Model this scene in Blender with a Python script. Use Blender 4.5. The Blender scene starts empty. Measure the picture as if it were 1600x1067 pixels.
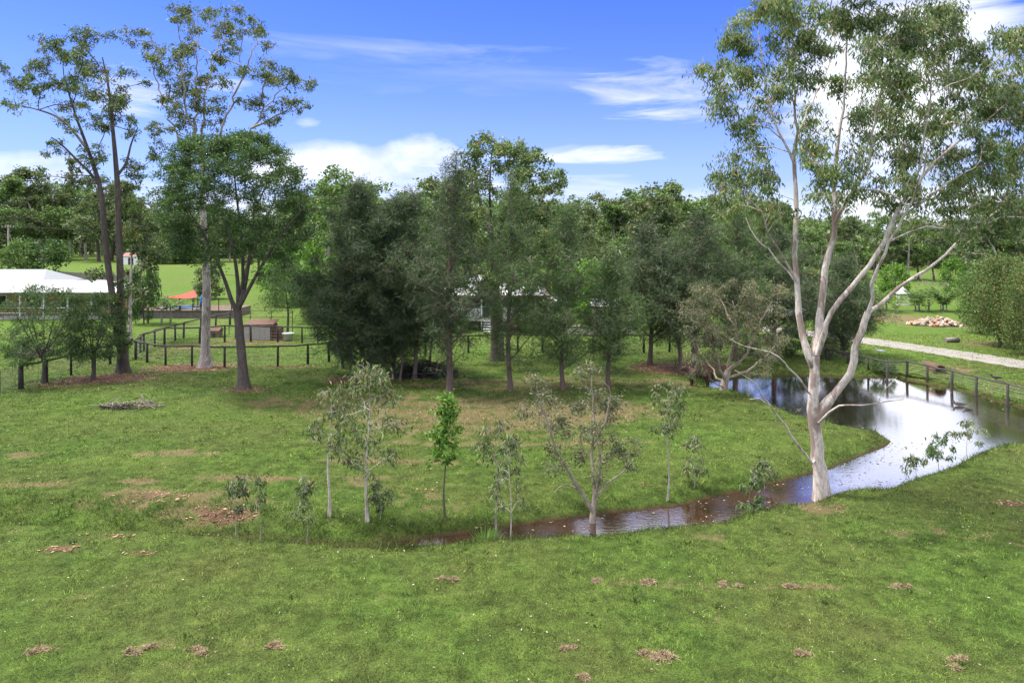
import bpy, math, random
import numpy as np
from mathutils import Vector
R = math.radians
random.seed(7)
rng = np.random.default_rng(7)
scene = bpy.context.scene
col = scene.collection

# ------------------------------------------------------------------ camera
F, HY, CAMH = 1066.67, 370.0, 8.0          # focal length in photo pixels, horizon row, camera height
cam_d = bpy.data.cameras.new('camera'); cam = bpy.data.objects.new('camera', cam_d); col.objects.link(cam)
cam_d.sensor_width = 36; cam_d.lens = 24; cam_d.shift_y = -(533.5 - HY) / 1600
cam_d.clip_start = 0.1; cam_d.clip_end = 3000
cam.location = (0, 0, CAMH); cam.rotation_euler = (R(90), 0, 0)
scene.camera = cam

# ------------------------------------------------------------------ light and sky
SUN_EL, SUN_AZ = 64.0, -75.0               # azimuth from +Y (view direction), negative = left
sun_d = bpy.data.lights.new('sun', 'SUN'); sun_d.energy = 3.4; sun_d.angle = R(8); sun_d.color = (1.0, 0.955, 0.87)
sun = bpy.data.objects.new('sun', sun_d); col.objects.link(sun)
sun.rotation_euler = (R(90 - SUN_EL), 0, R(180 - SUN_AZ) - R(0))
sd = Vector((math.sin(R(SUN_AZ)) * math.cos(R(SUN_EL)), math.cos(R(SUN_AZ)) * math.cos(R(SUN_EL)), math.sin(R(SUN_EL))))
sun.rotation_euler = sd.to_track_quat('Z', 'Y').to_euler()
vs = scene.view_settings
vs.view_transform = 'Standard'; vs.look = 'None'; vs.gamma = 1.0; vs.exposure = 1.03; vs.use_curve_mapping = False

world = bpy.data.worlds.new('World'); scene.world = world; world.use_nodes = True
world.cycles.sampling_method = 'MANUAL'; world.cycles.sample_map_resolution = 256
wn, wl = world.node_tree.nodes, world.node_tree.links
wn.clear()
def wmath(op, a, b=None, c=None, clamp=False):
    n = wn.new('ShaderNodeMath'); n.operation = op; n.use_clamp = clamp
    for i, v in enumerate((a, b, c)):
        if v is None: continue
        if isinstance(v, (int, float)): n.inputs[i].default_value = v
        else: wl.new(v, n.inputs[i])
    return n.outputs[0]
def wcomb(x, y, z=0.0):
    n = wn.new('ShaderNodeCombineXYZ')
    for i, v in enumerate((x, y, z)):
        if isinstance(v, (int, float)): n.inputs[i].default_value = v
        else: wl.new(v, n.inputs[i])
    return n.outputs[0]
def wnoise(vec, scale, detail=6, rough=0.55, dist=0.0):
    n = wn.new('ShaderNodeTexNoise'); n.inputs['Scale'].default_value = scale
    n.inputs['Detail'].default_value = detail; n.inputs['Roughness'].default_value = rough
    n.inputs['Distortion'].default_value = dist
    wl.new(vec, n.inputs['Vector']); return n.outputs['Fac']
def wmix(fac, a, b, mode='MIX'):
    n = wn.new('ShaderNodeMix'); n.data_type = 'RGBA'; n.blend_type = mode
    for s, v in ((n.inputs[0], fac), (n.inputs[6], a), (n.inputs[7], b)):
        if isinstance(v, (int, float)): s.default_value = v
        elif isinstance(v, tuple): s.default_value = (*v, 1)
        else: wl.new(v, s)
    return n.outputs[2]
sky = wn.new('ShaderNodeTexSky'); sky.sky_type = 'NISHITA'; sky.sun_disc = False
sky.sun_elevation = R(SUN_EL); sky.sun_rotation = R(SUN_AZ); sky.altitude = 50
sky.air_density = 1.0; sky.dust_density = 0.2; sky.ozone_density = 3.0
tc = wn.new('ShaderNodeTexCoord'); sep = wn.new('ShaderNodeSeparateXYZ'); wl.new(tc.outputs['Generated'], sep.inputs[0])
dx, dy, dz = sep.outputs
az = wmath('ARCTAN2', dx, dy); el = wmath('ARCSINE', dz)
puff = wnoise(wcomb(wmath('MULTIPLY', az, 1.0), wmath('MULTIPLY', el, 1.7)), 9.0, 5, 0.55)
strk = wnoise(wcomb(wmath('ADD', wmath('MULTIPLY', az, 1.0), wmath('MULTIPLY', el, 1.2)), wmath('MULTIPLY', el, 8.0), 3.1), 4.5, 5, 0.6, 0.6)
puffc = wmath('SUBTRACT', puff, 0.5); strkc = wmath('SUBTRACT', strk, 0.5)
def cloud(px, py, rx, ry, kind, soft, gain=1.0, amp=None):
    a0 = math.atan((px - 800) / F); e0 = math.atan((HY - py) / F * math.cos(a0))
    u = wmath('DIVIDE', wmath('SUBTRACT', az, a0), rx / F * math.cos(a0) ** 2)
    v = wmath('DIVIDE', wmath('SUBTRACT', el, e0), ry / F * math.cos(a0))
    r = wmath('SUBTRACT', 1.0, wmath('ADD', wmath('MULTIPLY', u, u), wmath('MULTIPLY', v, v)))
    m = wmath('ADD', r, wmath('MULTIPLY', puffc if kind == 'p' else strkc, amp or (3.4 if kind == 'p' else 5.0)))
    return wmath('MULTIPLY', wmath('DIVIDE', m, soft, clamp=True), gain)
specs = [(560, 266, 150, 46, 'p', 1.3, .95), (650, 255, 110, 42, 'p', 1.2, 1), (470, 270, 120, 36, 'p', 1.0, .9), (720, 285, 170, 44, 's', 1.6, .9),
         (40, 268, 130, 34, 'p', 1.0, .9), (190, 135, 100, 34, 's', 2.0, .8, 7.0), (350, 130, 50, 16, 's', 1.4, .7), (925, 243, 85, 15, 's', 2.6, .95, 9.0), (930, 298, 120, 26, 's', 2.2, .85, 7.0),
         (1025, 184, 110, 13, 's', 2.8, .95, 9.0), (1060, 130, 130, 40, 's', 3.4, .9, 9.0), (1180, 165, 90, 26, 's', 2.0, .6), (600, 82, 250, 22, 's', 3.6, .42), (760, 125, 300, 25, 's', 4.2, .28),
         (1430, 330, 260, 50, 'p', .9, .9), (1150, 330, 240, 40, 's', 2.0, .6), (480, 192, 22, 9, 's', 2.2, .7, 7.0), (800, 335, 1200, 42, 'p', 1.8, .85), (1395, 115, 215, 195, 's', .8, .9, 1.5)]  # last entry is an added cloud veil for the pond to reflect
mask = None
for s in specs:
    m = cloud(*s); mask = m if mask is None else wmath('MAXIMUM', mask, m)
# the broken white deck that carries on overhead and all round the horizon
deckn = wnoise(wcomb(wmath('DIVIDE', dx, wmath('ADD', wmath('MAXIMUM', dz, 0.0), 0.15)), wmath('DIVIDE', dy, wmath('ADD', wmath('MAXIMUM', dz, 0.0), 0.15)), 7.7), 0.9, 4, 0.55)
high = wmath('DIVIDE', wmath('SUBTRACT', el, R(19.5)), R(6), clamp=True)
deck = wmath('MULTIPLY', wmath('DIVIDE', wmath('SUBTRACT', deckn, 0.26), 0.2, clamp=True), high)
away = wmath('DIVIDE', wmath('SUBTRACT', wmath('ABSOLUTE', az), R(42)), R(8), clamp=True)
low = wmath('DIVIDE', wmath('SUBTRACT', wmath('ADD', puff, wmath('MULTIPLY', el, -0.5)), 0.44), 0.1, clamp=True)
mask = wmath('MAXIMUM', mask, wmath('MAXIMUM', deck, wmath('MULTIPLY', low, away)))
horiz = wmath('POWER', wmath('SUBTRACT', 1.0, wmath('DIVIDE', wmath('MAXIMUM', el, 0.0), R(20), clamp=True)), 2.0)
skyt = wmix(1.0, sky.outputs[0], (0.36, 0.50, 1.12), 'MULTIPLY')
skyt = wmix(wmath('MULTIPLY', horiz, 0.62), skyt, (4.0, 4.6, 6.0))
cshade = wmath('MULTIPLY', wmath('SUBTRACT', wnoise(wcomb(az, wmath('MULTIPLY', el, 2.4), 5.0), 7.0, 3), 0.42), 4.0, clamp=True)
cl = wmix(cshade, (5.2, 5.4, 6.3), (7.6, 7.6, 7.7)); cl = wmix(high, cl, (12.0, 11.9, 11.7))  # unseen overhead deck gets raised brightness to light the scene and pond
out = wn.new('ShaderNodeOutputWorld'); bg = wn.new('ShaderNodeBackground'); bg.inputs['Strength'].default_value = 0.1
wl.new(wmix(mask, skyt, cl), bg.inputs['Color']); wl.new(bg.outputs[0], out.inputs[0])

# ------------------------------------------------------------------ helpers
def link(o): col.objects.link(o); return o
def tag(o, label=None, cat=None, group=None, kind=None):
    if label: o['label'] = label
    if cat: o['category'] = cat
    if group: o['group'] = group
    if kind: o['kind'] = kind
    return o
def thing(name, label, cat, loc=(0, 0, 0), rz=0.0, group=None):
    o = bpy.data.objects.new(name, None); link(o); o.location = loc; o.rotation_euler = (0, 0, rz)
    o.empty_display_size = 0.2
    return tag(o, label, cat, group)
def gpt(px, py, z=0.0):
    Y = F * (CAMH - z) / (py - HY); return ((px - 800) * Y / F, Y)
def wpt(px, py, Y): return ((px - 800) * Y / F, Y, CAMH - (py - HY) * Y / F)

class MB:
    def __init__(s): s.v = []; s.f = []; s.sm = []
    def add(s, vs_, fs, smooth=False):
        b = len(s.v); s.v += [tuple(p) for p in vs_]; s.f += [tuple(b + i for i in f) for f in fs]; s.sm += [smooth] * len(fs); return s
    def box(s, x0, x1, y0, y1, z0, z1):
        return s.add([(x0, y0, z0), (x1, y0, z0), (x1, y1, z0), (x0, y1, z0), (x0, y0, z1), (x1, y0, z1), (x1, y1, z1), (x0, y1, z1)],
                     [(3, 2, 1, 0), (4, 5, 6, 7), (0, 1, 5, 4), (1, 2, 6, 5), (2, 3, 7, 6), (3, 0, 4, 7)])
    def tube(s, pts, rad, n=8, cap=True):
        pts = np.asarray(pts, float); k = len(pts); rad = np.full(k, rad) if np.isscalar(rad) else np.asarray(rad, float)
        v, f = tube_np(pts, rad, n); s.add(v, f, True)
        if cap:
            b = len(s.v) - k * n
            s.f.append(tuple(b + (k - 1) * n + i for i in range(n))); s.sm.append(False)
            s.f.append(tuple(b + n - 1 - i for i in range(n))); s.sm.append(False)
        return s
    def lathe(s, prof, n=14, c=(0, 0, 0)):
        v = [(c[0] + r * math.cos(2 * math.pi * i / n), c[1] + r * math.sin(2 * math.pi * i / n), c[2] + z) for r, z in prof for i in range(n)]
        f = [(j * n + i, j * n + (i + 1) % n, (j + 1) * n + (i + 1) % n, (j + 1) * n + i) for j in range(len(prof) - 1) for i in range(n)]
        return s.add(v, f, True)
    def build(s, name, mat, parent=None):
        me = bpy.data.meshes.new(name); me.from_pydata(s.v, [], s.f); me.polygons.foreach_set('use_smooth', s.sm); me.update()
        if mat: me.materials.append(mat)
        o = bpy.data.objects.new(name, me); link(o)
        if parent is not None: o.parent = parent
        return o

def tube_np(pts, rad, n):
    k = len(pts); t = np.gradient(pts, axis=0); t /= np.linalg.norm(t, axis=1, keepdims=True) + 1e-9
    m = np.abs(t.mean(0)); ref = np.zeros(3); ref[np.argmin(m)] = 1
    u = np.cross(t, ref); u /= np.linalg.norm(u, axis=1, keepdims=True) + 1e-9
    w = np.cross(t, u)
    a = np.arange(n) * 2 * math.pi / n
    v = pts[:, None, :] + rad[:, None, None] * (np.cos(a)[None, :, None] * u[:, None, :] + np.sin(a)[None, :, None] * w[:, None, :])
    f = [(j * n + i, j * n + (i + 1) % n, (j + 1) * n + (i + 1) % n, (j + 1) * n + i) for j in range(k - 1) for i in range(n)]
    return v.reshape(-1, 3), f

def np_mesh(name, verts, nper, mat, attrs=None, smooth=False):
    """verts (N*nper,3): faces of nper loose vertices each"""
    me = bpy.data.meshes.new(name); nv = len(verts); nf = nv // nper
    me.vertices.add(nv); me.vertices.foreach_set('co', np.ascontiguousarray(verts, np.float32).ravel())
    me.loops.add(nv); me.loops.foreach_set('vertex_index', np.arange(nv, dtype=np.int32))
    me.polygons.add(nf); me.polygons.foreach_set('loop_start', np.arange(0, nv, nper, dtype=np.int32))
    me.update(calc_edges=True)
    for k, a in (attrs or {}).items():
        at = me.attributes.new(k, 'FLOAT', 'FACE'); at.data.foreach_set('value', np.ascontiguousarray(a, np.float32))
    if mat: me.materials.append(mat)
    return me

# ------------------------------------------------------------------ materials
def newmat(name):
    m = bpy.data.materials.new(name); m.use_nodes = True; nt = m.node_tree; nt.nodes.clear()
    o = nt.nodes.new('ShaderNodeOutputMaterial'); p = nt.nodes.new('ShaderNodeBsdfPrincipled'); nt.links.new(p.outputs[0], o.inputs[0])
    return m, nt, p, o
def N(nt, t, **kw):
    n = nt.nodes.new(t)
    for k, v in kw.items():
        if k in n.inputs: n.inputs[k].default_value = v
        else: setattr(n, k, v)
    return n
def mixc(nt, fac, a, b, mode='MIX'):
    n = nt.nodes.new('ShaderNodeMix'); n.data_type = 'RGBA'; n.blend_type = mode
    for s, v in ((n.inputs[0], fac), (n.inputs[6], a), (n.inputs[7], b)):
        if isinstance(v, (int, float)): s.default_value = v
        elif isinstance(v, tuple): s.default_value = (*v[:3], 1)
        else: nt.links.new(v, s)
    return n.outputs[2]
def nmath(nt, op, a, b=None, clamp=False):
    n = nt.nodes.new('ShaderNodeMath'); n.operation = op; n.use_clamp = clamp
    for i, v in enumerate((a, b)):
        if v is None: continue
        if isinstance(v, (int, float)): n.inputs[i].default_value = v
        else: nt.links.new(v, n.inputs[i])
    return n.outputs[0]
def ramp(nt, fac, stops):
    n = nt.nodes.new('ShaderNodeValToRGB'); e = n.color_ramp.elements
    while len(e) < len(stops): e.new(0.5)
    for i, (p, c) in enumerate(stops): e[i].position = p; e[i].color = (*c, 1) if len(c) == 3 else c
    nt.links.new(fac, n.inputs[0]); return n.outputs[0]
def pmat(name, c1, c2, scale=6.0, rough=0.8, bump=0.0, stretch=(1, 1, 1), metallic=0.0, detail=5, bscale=None):
    m, nt, p, o = newmat(name); tcn = N(nt, 'ShaderNodeTexCoord'); mp = N(nt, 'ShaderNodeMapping'); mp.inputs['Scale'].default_value = stretch
    nt.links.new(tcn.outputs['Object'], mp.inputs[0])
    nz = N(nt, 'ShaderNodeTexNoise', Scale=scale, Detail=detail, Roughness=0.6); nt.links.new(mp.outputs[0], nz.inputs['Vector'])
    nt.links.new(ramp(nt, nz.outputs['Fac'], [(0.3, c1), (0.7, c2)]), p.inputs['Base Color'])
    p.inputs['Roughness'].default_value = rough; p.inputs['Metallic'].default_value = metallic
    if bump:
        nz2 = N(nt, 'ShaderNodeTexNoise', Scale=bscale or scale * 4, Detail=6, Roughness=0.65); nt.links.new(mp.outputs[0], nz2.inputs['Vector'])
        b = N(nt, 'ShaderNodeBump', Strength=bump, Distance=0.05); nt.links.new(nz2.outputs['Fac'], b.inputs['Height']); nt.links.new(b.outputs[0], p.inputs['Normal'])
    return m
def leafmat(name, dark, mid, light, odd=None, oddamt=0.06, trans=0.28, rough=0.55):
    m, nt, p, o = newmat(name); at = N(nt, 'ShaderNodeAttribute'); at.attribute_name = 'tint'
    st = [(0.0, dark), (0.45, mid), (0.93 - (oddamt if odd else 0), light)]
    if odd: st += [(1.0 - oddamt, odd)]
    c = ramp(nt, at.outputs['Fac'], st); nt.links.new(c, p.inputs['Base Color']); p.inputs['Roughness'].default_value = rough
    p.inputs['Specular IOR Level'].default_value = 0.3
    tr = N(nt, 'ShaderNodeBsdfTranslucent'); nt.links.new(mixc(nt, 1.0, c, (1.0, 1.15, 0.55), 'MULTIPLY'), tr.inputs[0])
    mx = N(nt, 'ShaderNodeMixShader'); mx.inputs[0].default_value = trans
    nt.links.new(p.outputs[0], mx.inputs[1]); nt.links.new(tr.outputs[0], mx.inputs[2]); nt.links.new(mx.outputs[0], o.inputs[0])
    return m
def barkmat(name, base, patch, dark, pscale=2.2, pamt=0.5, bump=0.5):
    m, nt, p, o = newmat(name); tcn = N(nt, 'ShaderNodeTexCoord'); mp = N(nt, 'ShaderNodeMapping'); mp.inputs['Scale'].default_value = (1, 1, 0.35)
    nt.links.new(tcn.outputs['Object'], mp.inputs[0])
    n1 = N(nt, 'ShaderNodeTexNoise', Scale=pscale, Detail=5, Roughness=0.6, Distortion=0.6); nt.links.new(mp.outputs[0], n1.inputs['Vector'])
    n2 = N(nt, 'ShaderNodeTexNoise', Scale=14, Detail=6, Roughness=0.7); nt.links.new(mp.outputs[0], n2.inputs['Vector'])
    c = mixc(nt, ramp(nt, n1.outputs['Fac'], [(pamt - .03, (0, 0, 0)), (pamt + .03, (1, 1, 1))]), base, patch)
    c = mixc(nt, ramp(nt, n2.outputs['Fac'], [(0.42, (1, 1, 1)), (0.62, (0, 0, 0))]), c, dark)
    c2 = mixc(nt, 0.45, c, mixc(nt, ramp(nt, n1.outputs['Fac'], [(pamt - .03, (0, 0, 0)), (pamt + .03, (1, 1, 1))]), base, patch))
    nt.links.new(c2, p.inputs['Base Color']); p.inputs['Roughness'].default_value = 0.85
    b = N(nt, 'ShaderNodeBump', Strength=bump, Distance=0.04); nt.links.new(n2.outputs['Fac'], b.inputs['Height']); nt.links.new(b.outputs[0], p.inputs['Normal'])
    return m

M = {}
M['bark_white'] = barkmat('smooth_white_bark', (0.62, 0.55, 0.50), (0.29, 0.215, 0.185), (0.22, 0.16, 0.13), 2.3, 0.53, 0.35)
M['bark_pale'] = barkmat('pale_grey_bark', (0.46, 0.41, 0.37), (0.27, 0.22, 0.20), (0.12, 0.09, 0.08), 2.2, 0.52, 0.4)
M['bark_red'] = barkmat('ironbark', (0.115, 0.092, 0.080), (0.078, 0.058, 0.050), (0.032, 0.025, 0.022), 3, 0.5, 0.9)
M['bark_brown'] = barkmat('brown_grey_bark', (0.125, 0.100, 0.088), (0.09, 0.072, 0.064), (0.05, 0.036, 0.032), 4, 0.5, 0.9)
M['bark_oak'] = barkmat('she_oak_bark', (0.17, 0.115, 0.095), (0.30, 0.26, 0.23), (0.07, 0.05, 0.042), 1.2, 0.55, 0.7)
M['bark_paper'] = barkmat('paperbark', (0.36, 0.30, 0.24), (0.25, 0.20, 0.16), (0.13, 0.10, 0.08), 5, 0.52, 0.7)
M['bark_dead'] = barkmat('dead_grey_wood', (0.30, 0.26, 0.24), (0.20, 0.17, 0.15), (0.10, 0.08, 0.07), 4, 0.52, 0.5)
M['gum'] = leafmat('gum_leaves', (0.049, 0.086, 0.033), (0.127, 0.192, 0.068), (0.262, 0.337, 0.129), (0.339, 0.183, 0.083), 0.05)
M['gum2'] = leafmat('gum_leaves_olive', (0.037, 0.066, 0.022), (0.094, 0.150, 0.044), (0.196, 0.272, 0.082), (0.314, 0.168, 0.068), 0.08)
M['dome'] = leafmat('fine_green_leaves', (0.027, 0.056, 0.019), (0.064, 0.122, 0.036), (0.130, 0.211, 0.064))
M['oak'] = leafmat('she_oak_needles', (0.025, 0.042, 0.019), (0.058, 0.093, 0.041), (0.110, 0.166, 0.073), None, trans=0.2)
M['oak2'] = leafmat('she_oak_needles_pale', (0.036, 0.067, 0.023), (0.082, 0.143, 0.047), (0.147, 0.240, 0.081), None, trans=0.2)
M['paper'] = leafmat('paperbark_leaves', (0.052, 0.065, 0.035), (0.123, 0.142, 0.077), (0.222, 0.235, 0.135), (0.234, 0.173, 0.094), 0.12)
M['sap'] = leafmat('sapling_leaves', (0.047, 0.074, 0.028), (0.110, 0.152, 0.060), (0.252, 0.284, 0.140), (0.273, 0.168, 0.070), 0.03)
M['bright'] = leafmat('bright_green_leaves', (0.048, 0.109, 0.014), (0.104, 0.214, 0.028), (0.180, 0.314, 0.052))
M['forest'] = leafmat('forest_leaves', (0.039, 0.061, 0.029), (0.100, 0.136, 0.061), (0.205, 0.250, 0.110), (0.267, 0.232, 0.107), 0.06)
M['forest2'] = leafmat('forest_leaves_green', (0.048, 0.090, 0.028), (0.113, 0.186, 0.055), (0.216, 0.310, 0.095))
M['palm'] = leafmat('palm_fronds', (0.035, 0.075, 0.015), (0.075, 0.145, 0.028), (0.14, 0.22, 0.05))
M['post'] = pmat('weathered_post_wood', (0.022, 0.020, 0.019), (0.055, 0.049, 0.043), 9, 0.9, 0.5, (3, 3, .5))
M['rail'] = pmat('weathered_rail_wood', (0.026, 0.023, 0.021), (0.075, 0.066, 0.058), 7, 0.9, 0.5)
M['wire'] = pmat('galvanised_wire', (0.22, 0.22, 0.22), (0.32, 0.32, 0.31), 20, 0.5, 0, metallic=0.6)
M['roof_white'] = pmat('white_painted_iron', (0.74, 0.76, 0.79), (0.82, 0.83, 0.84), 1.2, 0.5, 0)
M['roof_grey'] = pmat('grey_white_iron', (0.56, 0.58, 0.62), (0.66, 0.68, 0.70), 1.0, 0.5, 0)
M['white'] = pmat('white_paint', (0.70, 0.69, 0.68), (0.80, 0.80, 0.79), 3, 0.6, 0.1)
M['cream'] = pmat('cream_wall', (0.52, 0.46, 0.37), (0.62, 0.56, 0.46), 2, 0.8, 0.15)
M['ochre'] = pmat('ochre_wall', (0.33, 0.21, 0.09), (0.42, 0.28, 0.12), 2, 0.8, 0.15)
M['maroon'] = pmat('maroon_gutter', (0.16, 0.035, 0.035), (0.20, 0.05, 0.045), 3, 0.5)
M['grey_wall'] = pmat('grey_board_wall', (0.17, 0.18, 0.18), (0.25, 0.255, 0.25), 2, 0.8, 0.2)
M['glass'] = pmat('dark_window_glass', (0.012, 0.014, 0.016), (0.03, 0.034, 0.038), 1, 0.08)
M['deckwood'] = pmat('brown_deck_timber', (0.10, 0.065, 0.045), (0.17, 0.115, 0.08), 5, 0.8, 0.3)
M['black'] = pmat('black_steel', (0.012, 0.012, 0.013), (0.025, 0.025, 0.026), 8, 0.5)
M['sail'] = pmat('orange_red_shade_cloth', (0.28, 0.032, 0.011), (0.33, 0.042, 0.015), 3, 0.8)
M['blue'] = pmat('blue_fabric', (0.02, 0.14, 0.42), (0.035, 0.20, 0.52), 4, 0.7)
M['poolwater'] = pmat('pool_water', (0.02, 0.20, 0.55), (0.04, 0.30, 0.65), 3, 0.1)
M['rust'] = pmat('rusty_iron', (0.075, 0.036, 0.024), (0.145, 0.075, 0.048), 6, 0.85, 0.3)
M['paling'] = pmat('grey_paling_timber', (0.10, 0.085, 0.078), (0.17, 0.15, 0.135), 3, 0.9, 0.3)
M['concrete'] = pmat('pale_concrete', (0.30, 0.28, 0.26), (0.42, 0.40, 0.37), 4, 0.9, 0.3)
M['rock'] = pmat('rubble_stone', (0.30, 0.17, 0.11), (0.52, 0.45, 0.38), 0.9, 0.9, 0.4, detail=2)
M['earth'] = pmat('bare_earth', (0.16, 0.10, 0.065), (0.26, 0.18, 0.12), 3, 0.95, 0.4)
M['stick'] = pmat('dark_dead_sticks', (0.022, 0.017, 0.015), (0.06, 0.048, 0.042), 6, 0.9, 0.4)
M['stick_pale'] = pmat('grey_dead_sticks', (0.16, 0.13, 0.11), (0.30, 0.26, 0.22), 6, 0.9, 0.3)
M['drygrass'] = pmat('dry_grass', (0.20, 0.14, 0.08), (0.36, 0.28, 0.17), 9, 0.95)
M['gravel'] = pmat('grey_gravel', (0.19, 0.175, 0.16), (0.26, 0.24, 0.225), 5, 0.95, 0.15)
M['pony'] = pmat('brown_horse_coat', (0.035, 0.013, 0.008), (0.075, 0.030, 0.017), 7, 0.7, 0.15)
M['mane'] = pmat('dark_mane_hair', (0.010, 0.006, 0.005), (0.022, 0.012, 0.009), 12, 0.8)
M['feather_white'] = pmat('white_feathers', (0.66, 0.65, 0.62), (0.78, 0.77, 0.75), 10, 0.8)
M['feather_dark'] = pmat('dark_feathers', (0.02, 0.018, 0.016), (0.07, 0.06, 0.05), 14, 0.7)
M['litterleaf'] = leafmat('fallen_leaves', (0.20, 0.13, 0.08), (0.38, 0.30, 0.22), (0.62, 0.57, 0.48), None, trans=0.0)
M['redlitter'] = leafmat('red_brown_litter', (0.10, 0.045, 0.028), (0.22, 0.10, 0.062), (0.38, 0.24, 0.15), None, trans=0.0)
M['weed'] = leafmat('floating_pond_weed', (0.05, 0.045, 0.022), (0.12, 0.105, 0.06), (0.32, 0.27, 0.19), None, trans=0.0)
M['rubber'] = pmat('tyre_rubber', (0.015, 0.015, 0.015), (0.025, 0.025, 0.025), 8, 0.8)
M['carpaint'] = pmat('white_car_paint', (0.72, 0.72, 0.72), (0.78, 0.78, 0.78), 1, 0.25)

# ------------------------------------------------------------------ ground shape
ZW = -0.38
wpx = [(600, 851), (640, 854), (720, 855), (800, 852), (900, 848), (960, 842), (1060, 829), (1114, 824), (1161, 808), (1210, 797), (1262, 791), (1296, 778), (1330, 772), (1384, 771),
       (1401, 761), (1465, 743), (1488, 734), (1522, 714), (1560, 703), (1600, 698), (1720, 694), (1900, 692), (1900, 668), (1750, 655), (1640, 643), (1600, 638), (1540, 622), (1482, 607), (1430, 597), (1397, 590), (1347, 590),
       (1280, 587), (1222, 588), (1160, 590), (1104, 597), (1112, 606), (1150, 617), (1190, 632), (1218, 643), (1262, 662), (1300, 672), (1345, 680), (1380, 684), (1393, 690),
       (1380, 699), (1347, 711), (1296, 733), (1262, 741), (1161, 766), (1060, 790), (1000, 797), (960, 800), (930, 806), (860, 812), (780, 826), (700, 836), (640, 843)]
WPOLY = np.array([gpt(x, y, ZW) for x, y in wpx])
lip = np.array([gpt(x, y) for x, y in [(-200, 806), (0, 813), (90, 819), (180, 825), (285, 826), (390, 833), (480, 841), (560, 850), (640, 856)]])
def sdf(x, y):
    p = np.stack([x, y], -1); best = np.full(x.shape, 1e9); inside = np.zeros(x.shape, bool); n = len(WPOLY)
    for i in range(n):
        a, b = WPOLY[i], WPOLY[(i + 1) % n]; ab = b - a; ap = p - a
        t = np.clip((ap @ ab) / (ab @ ab), 0, 1); d = np.hypot(ap[..., 0] - t * ab[0], ap[..., 1] - t * ab[1]); best = np.minimum(best, d)
        c = ((a[1] > y) != (b[1] > y)); xi = a[0] + (y - a[1]) * ab[0] / (ab[1] if abs(ab[1]) > 1e-9 else 1e-9)
        inside ^= c & (x < xi)
    return np.where(inside, -best, best)
def sstep(t): t = np.clip(t, 0, 1); return t * t * (3 - 2 * t)
def und(x, y):
    near = np.clip(1 - y / 120, 0.15, 1)
    z = 0.07 * np.sin(x * .21 + y * .13 + 1) + 0.05 * np.sin(x * .37 - y * .29) + 0.02 * np.sin(x * 1.3 + y * .7) * np.sin(y * 1.1 - x * .5) + 0.015 * np.sin(x * 2.9 + 1.7 * np.sin(y * 1.9)) * np.sin(y * 2.3)
    return z * near
def gz(x, y):
    x = np.asarray(x, float); y = np.asarray(y, float); z = und(x, y)
    m = (x > -14) & (x < 70) & (y > 14) & (y < 60)
    yl = np.interp(x, lip[:, 0], lip[:, 1]); s = y - yl
    dep = np.interp(x, [-25, -12, -4.5, -3.0, -1.0], [0.36, 0.42, 0.44, 0.36, 0.0])
    prof = np.where(s < 0, 1 - sstep(-s / 0.25), 1 - sstep(s / 2.0)) * (s > -2) * (s < 4)
    z = z - dep * prof
    if m.any():
        xm, ym = x[m], y[m]; d = sdf(xm, ym); e = 0.05; gy = (sdf(xm, ym + e) - d) / e
        w = 0.45 + 0.9 * sstep(gy * .5 + .5)
        w = np.where(ym > 36, 1.6, w)
        t = np.clip(d / w, -1.2, 1)
        bank = np.where(d > 0, ZW + (z[m] - ZW) * np.sqrt(np.clip(t, 0, 1)) * (0.6 + 0.4 * np.clip(t, 0, 1)), ZW + 0.5 * np.clip(d / 1.0, -1, 0))
        z[m] = np.where(d < w, bank, z[m])
    return z
def g1(x, y): return float(gz(np.array([x]), np.array([y]))[0])
def gp(px, py):
    x, y = gpt(px, py); return (x, y, g1(x, y))

def blob(x, y, px, py, rx, ry, soft=1.0):
    """mask of a patch lying on the ground, given by its centre and extents in the photograph, turned into metres"""
    cx, cy = gpt(px, py); sx = rx * cy / F; _, y0 = gpt(px, py + ry); _, y1 = gpt(px, max(py - ry, HY + 5)); sy = max((y1 - y0) / 2, .05)
    r = np.sqrt(((x - cx) / sx) ** 2 + ((y - cy) / sy) ** 2)
    return np.clip((1.25 - r) / (0.7 * soft), 0, 1)
DRY = [(740, 645, 280, 34, .62), (560, 632, 150, 26, .55), (900, 640, 160, 22, .7), (850, 600, 240, 14, .45), (620, 720, 150, 5, .7), (760, 690, 300, 5, .6), (390, 750, 100, 5, .8), (215, 757, 45, 5, .85), (60, 760, 90, 4, .6),
       (600, 745, 90, 4, .5), (280, 712, 90, 7, .5), (330, 790, 110, 22, .55), (215, 780, 90, 18, .5), (1110, 833, 45, 8, .5), (1285, 790, 50, 12, .7), (1040, 600, 60, 12, .5), (980, 650, 60, 6, .5), (430, 628, 60, 10, .6), (650, 780, 80, 20, .35), (550, 755, 60, 14, .4), (1560, 840, 80, 20, .3), (1420, 830, 90, 12, .3), (300, 545, 60, 6, .5), (400, 533, 80, 5, .7),
       (1400, 497, 70, 6, .9), (1540, 538, 40, 4, .9), (1490, 508, 120, 5, .6), (1480, 575, 45, 6, .8), (40, 710, 60, 6, .5), (110, 860, 40, 8, .4), (66, 1016, 40, 7, .7), (215, 1020, 50, 7, .6), (310, 1020, 40, 6, .6), (1020, 1022, 50, 6, .5), (1040, 908, 120, 5, .5), (1250, 912, 200, 4, .4)]
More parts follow.
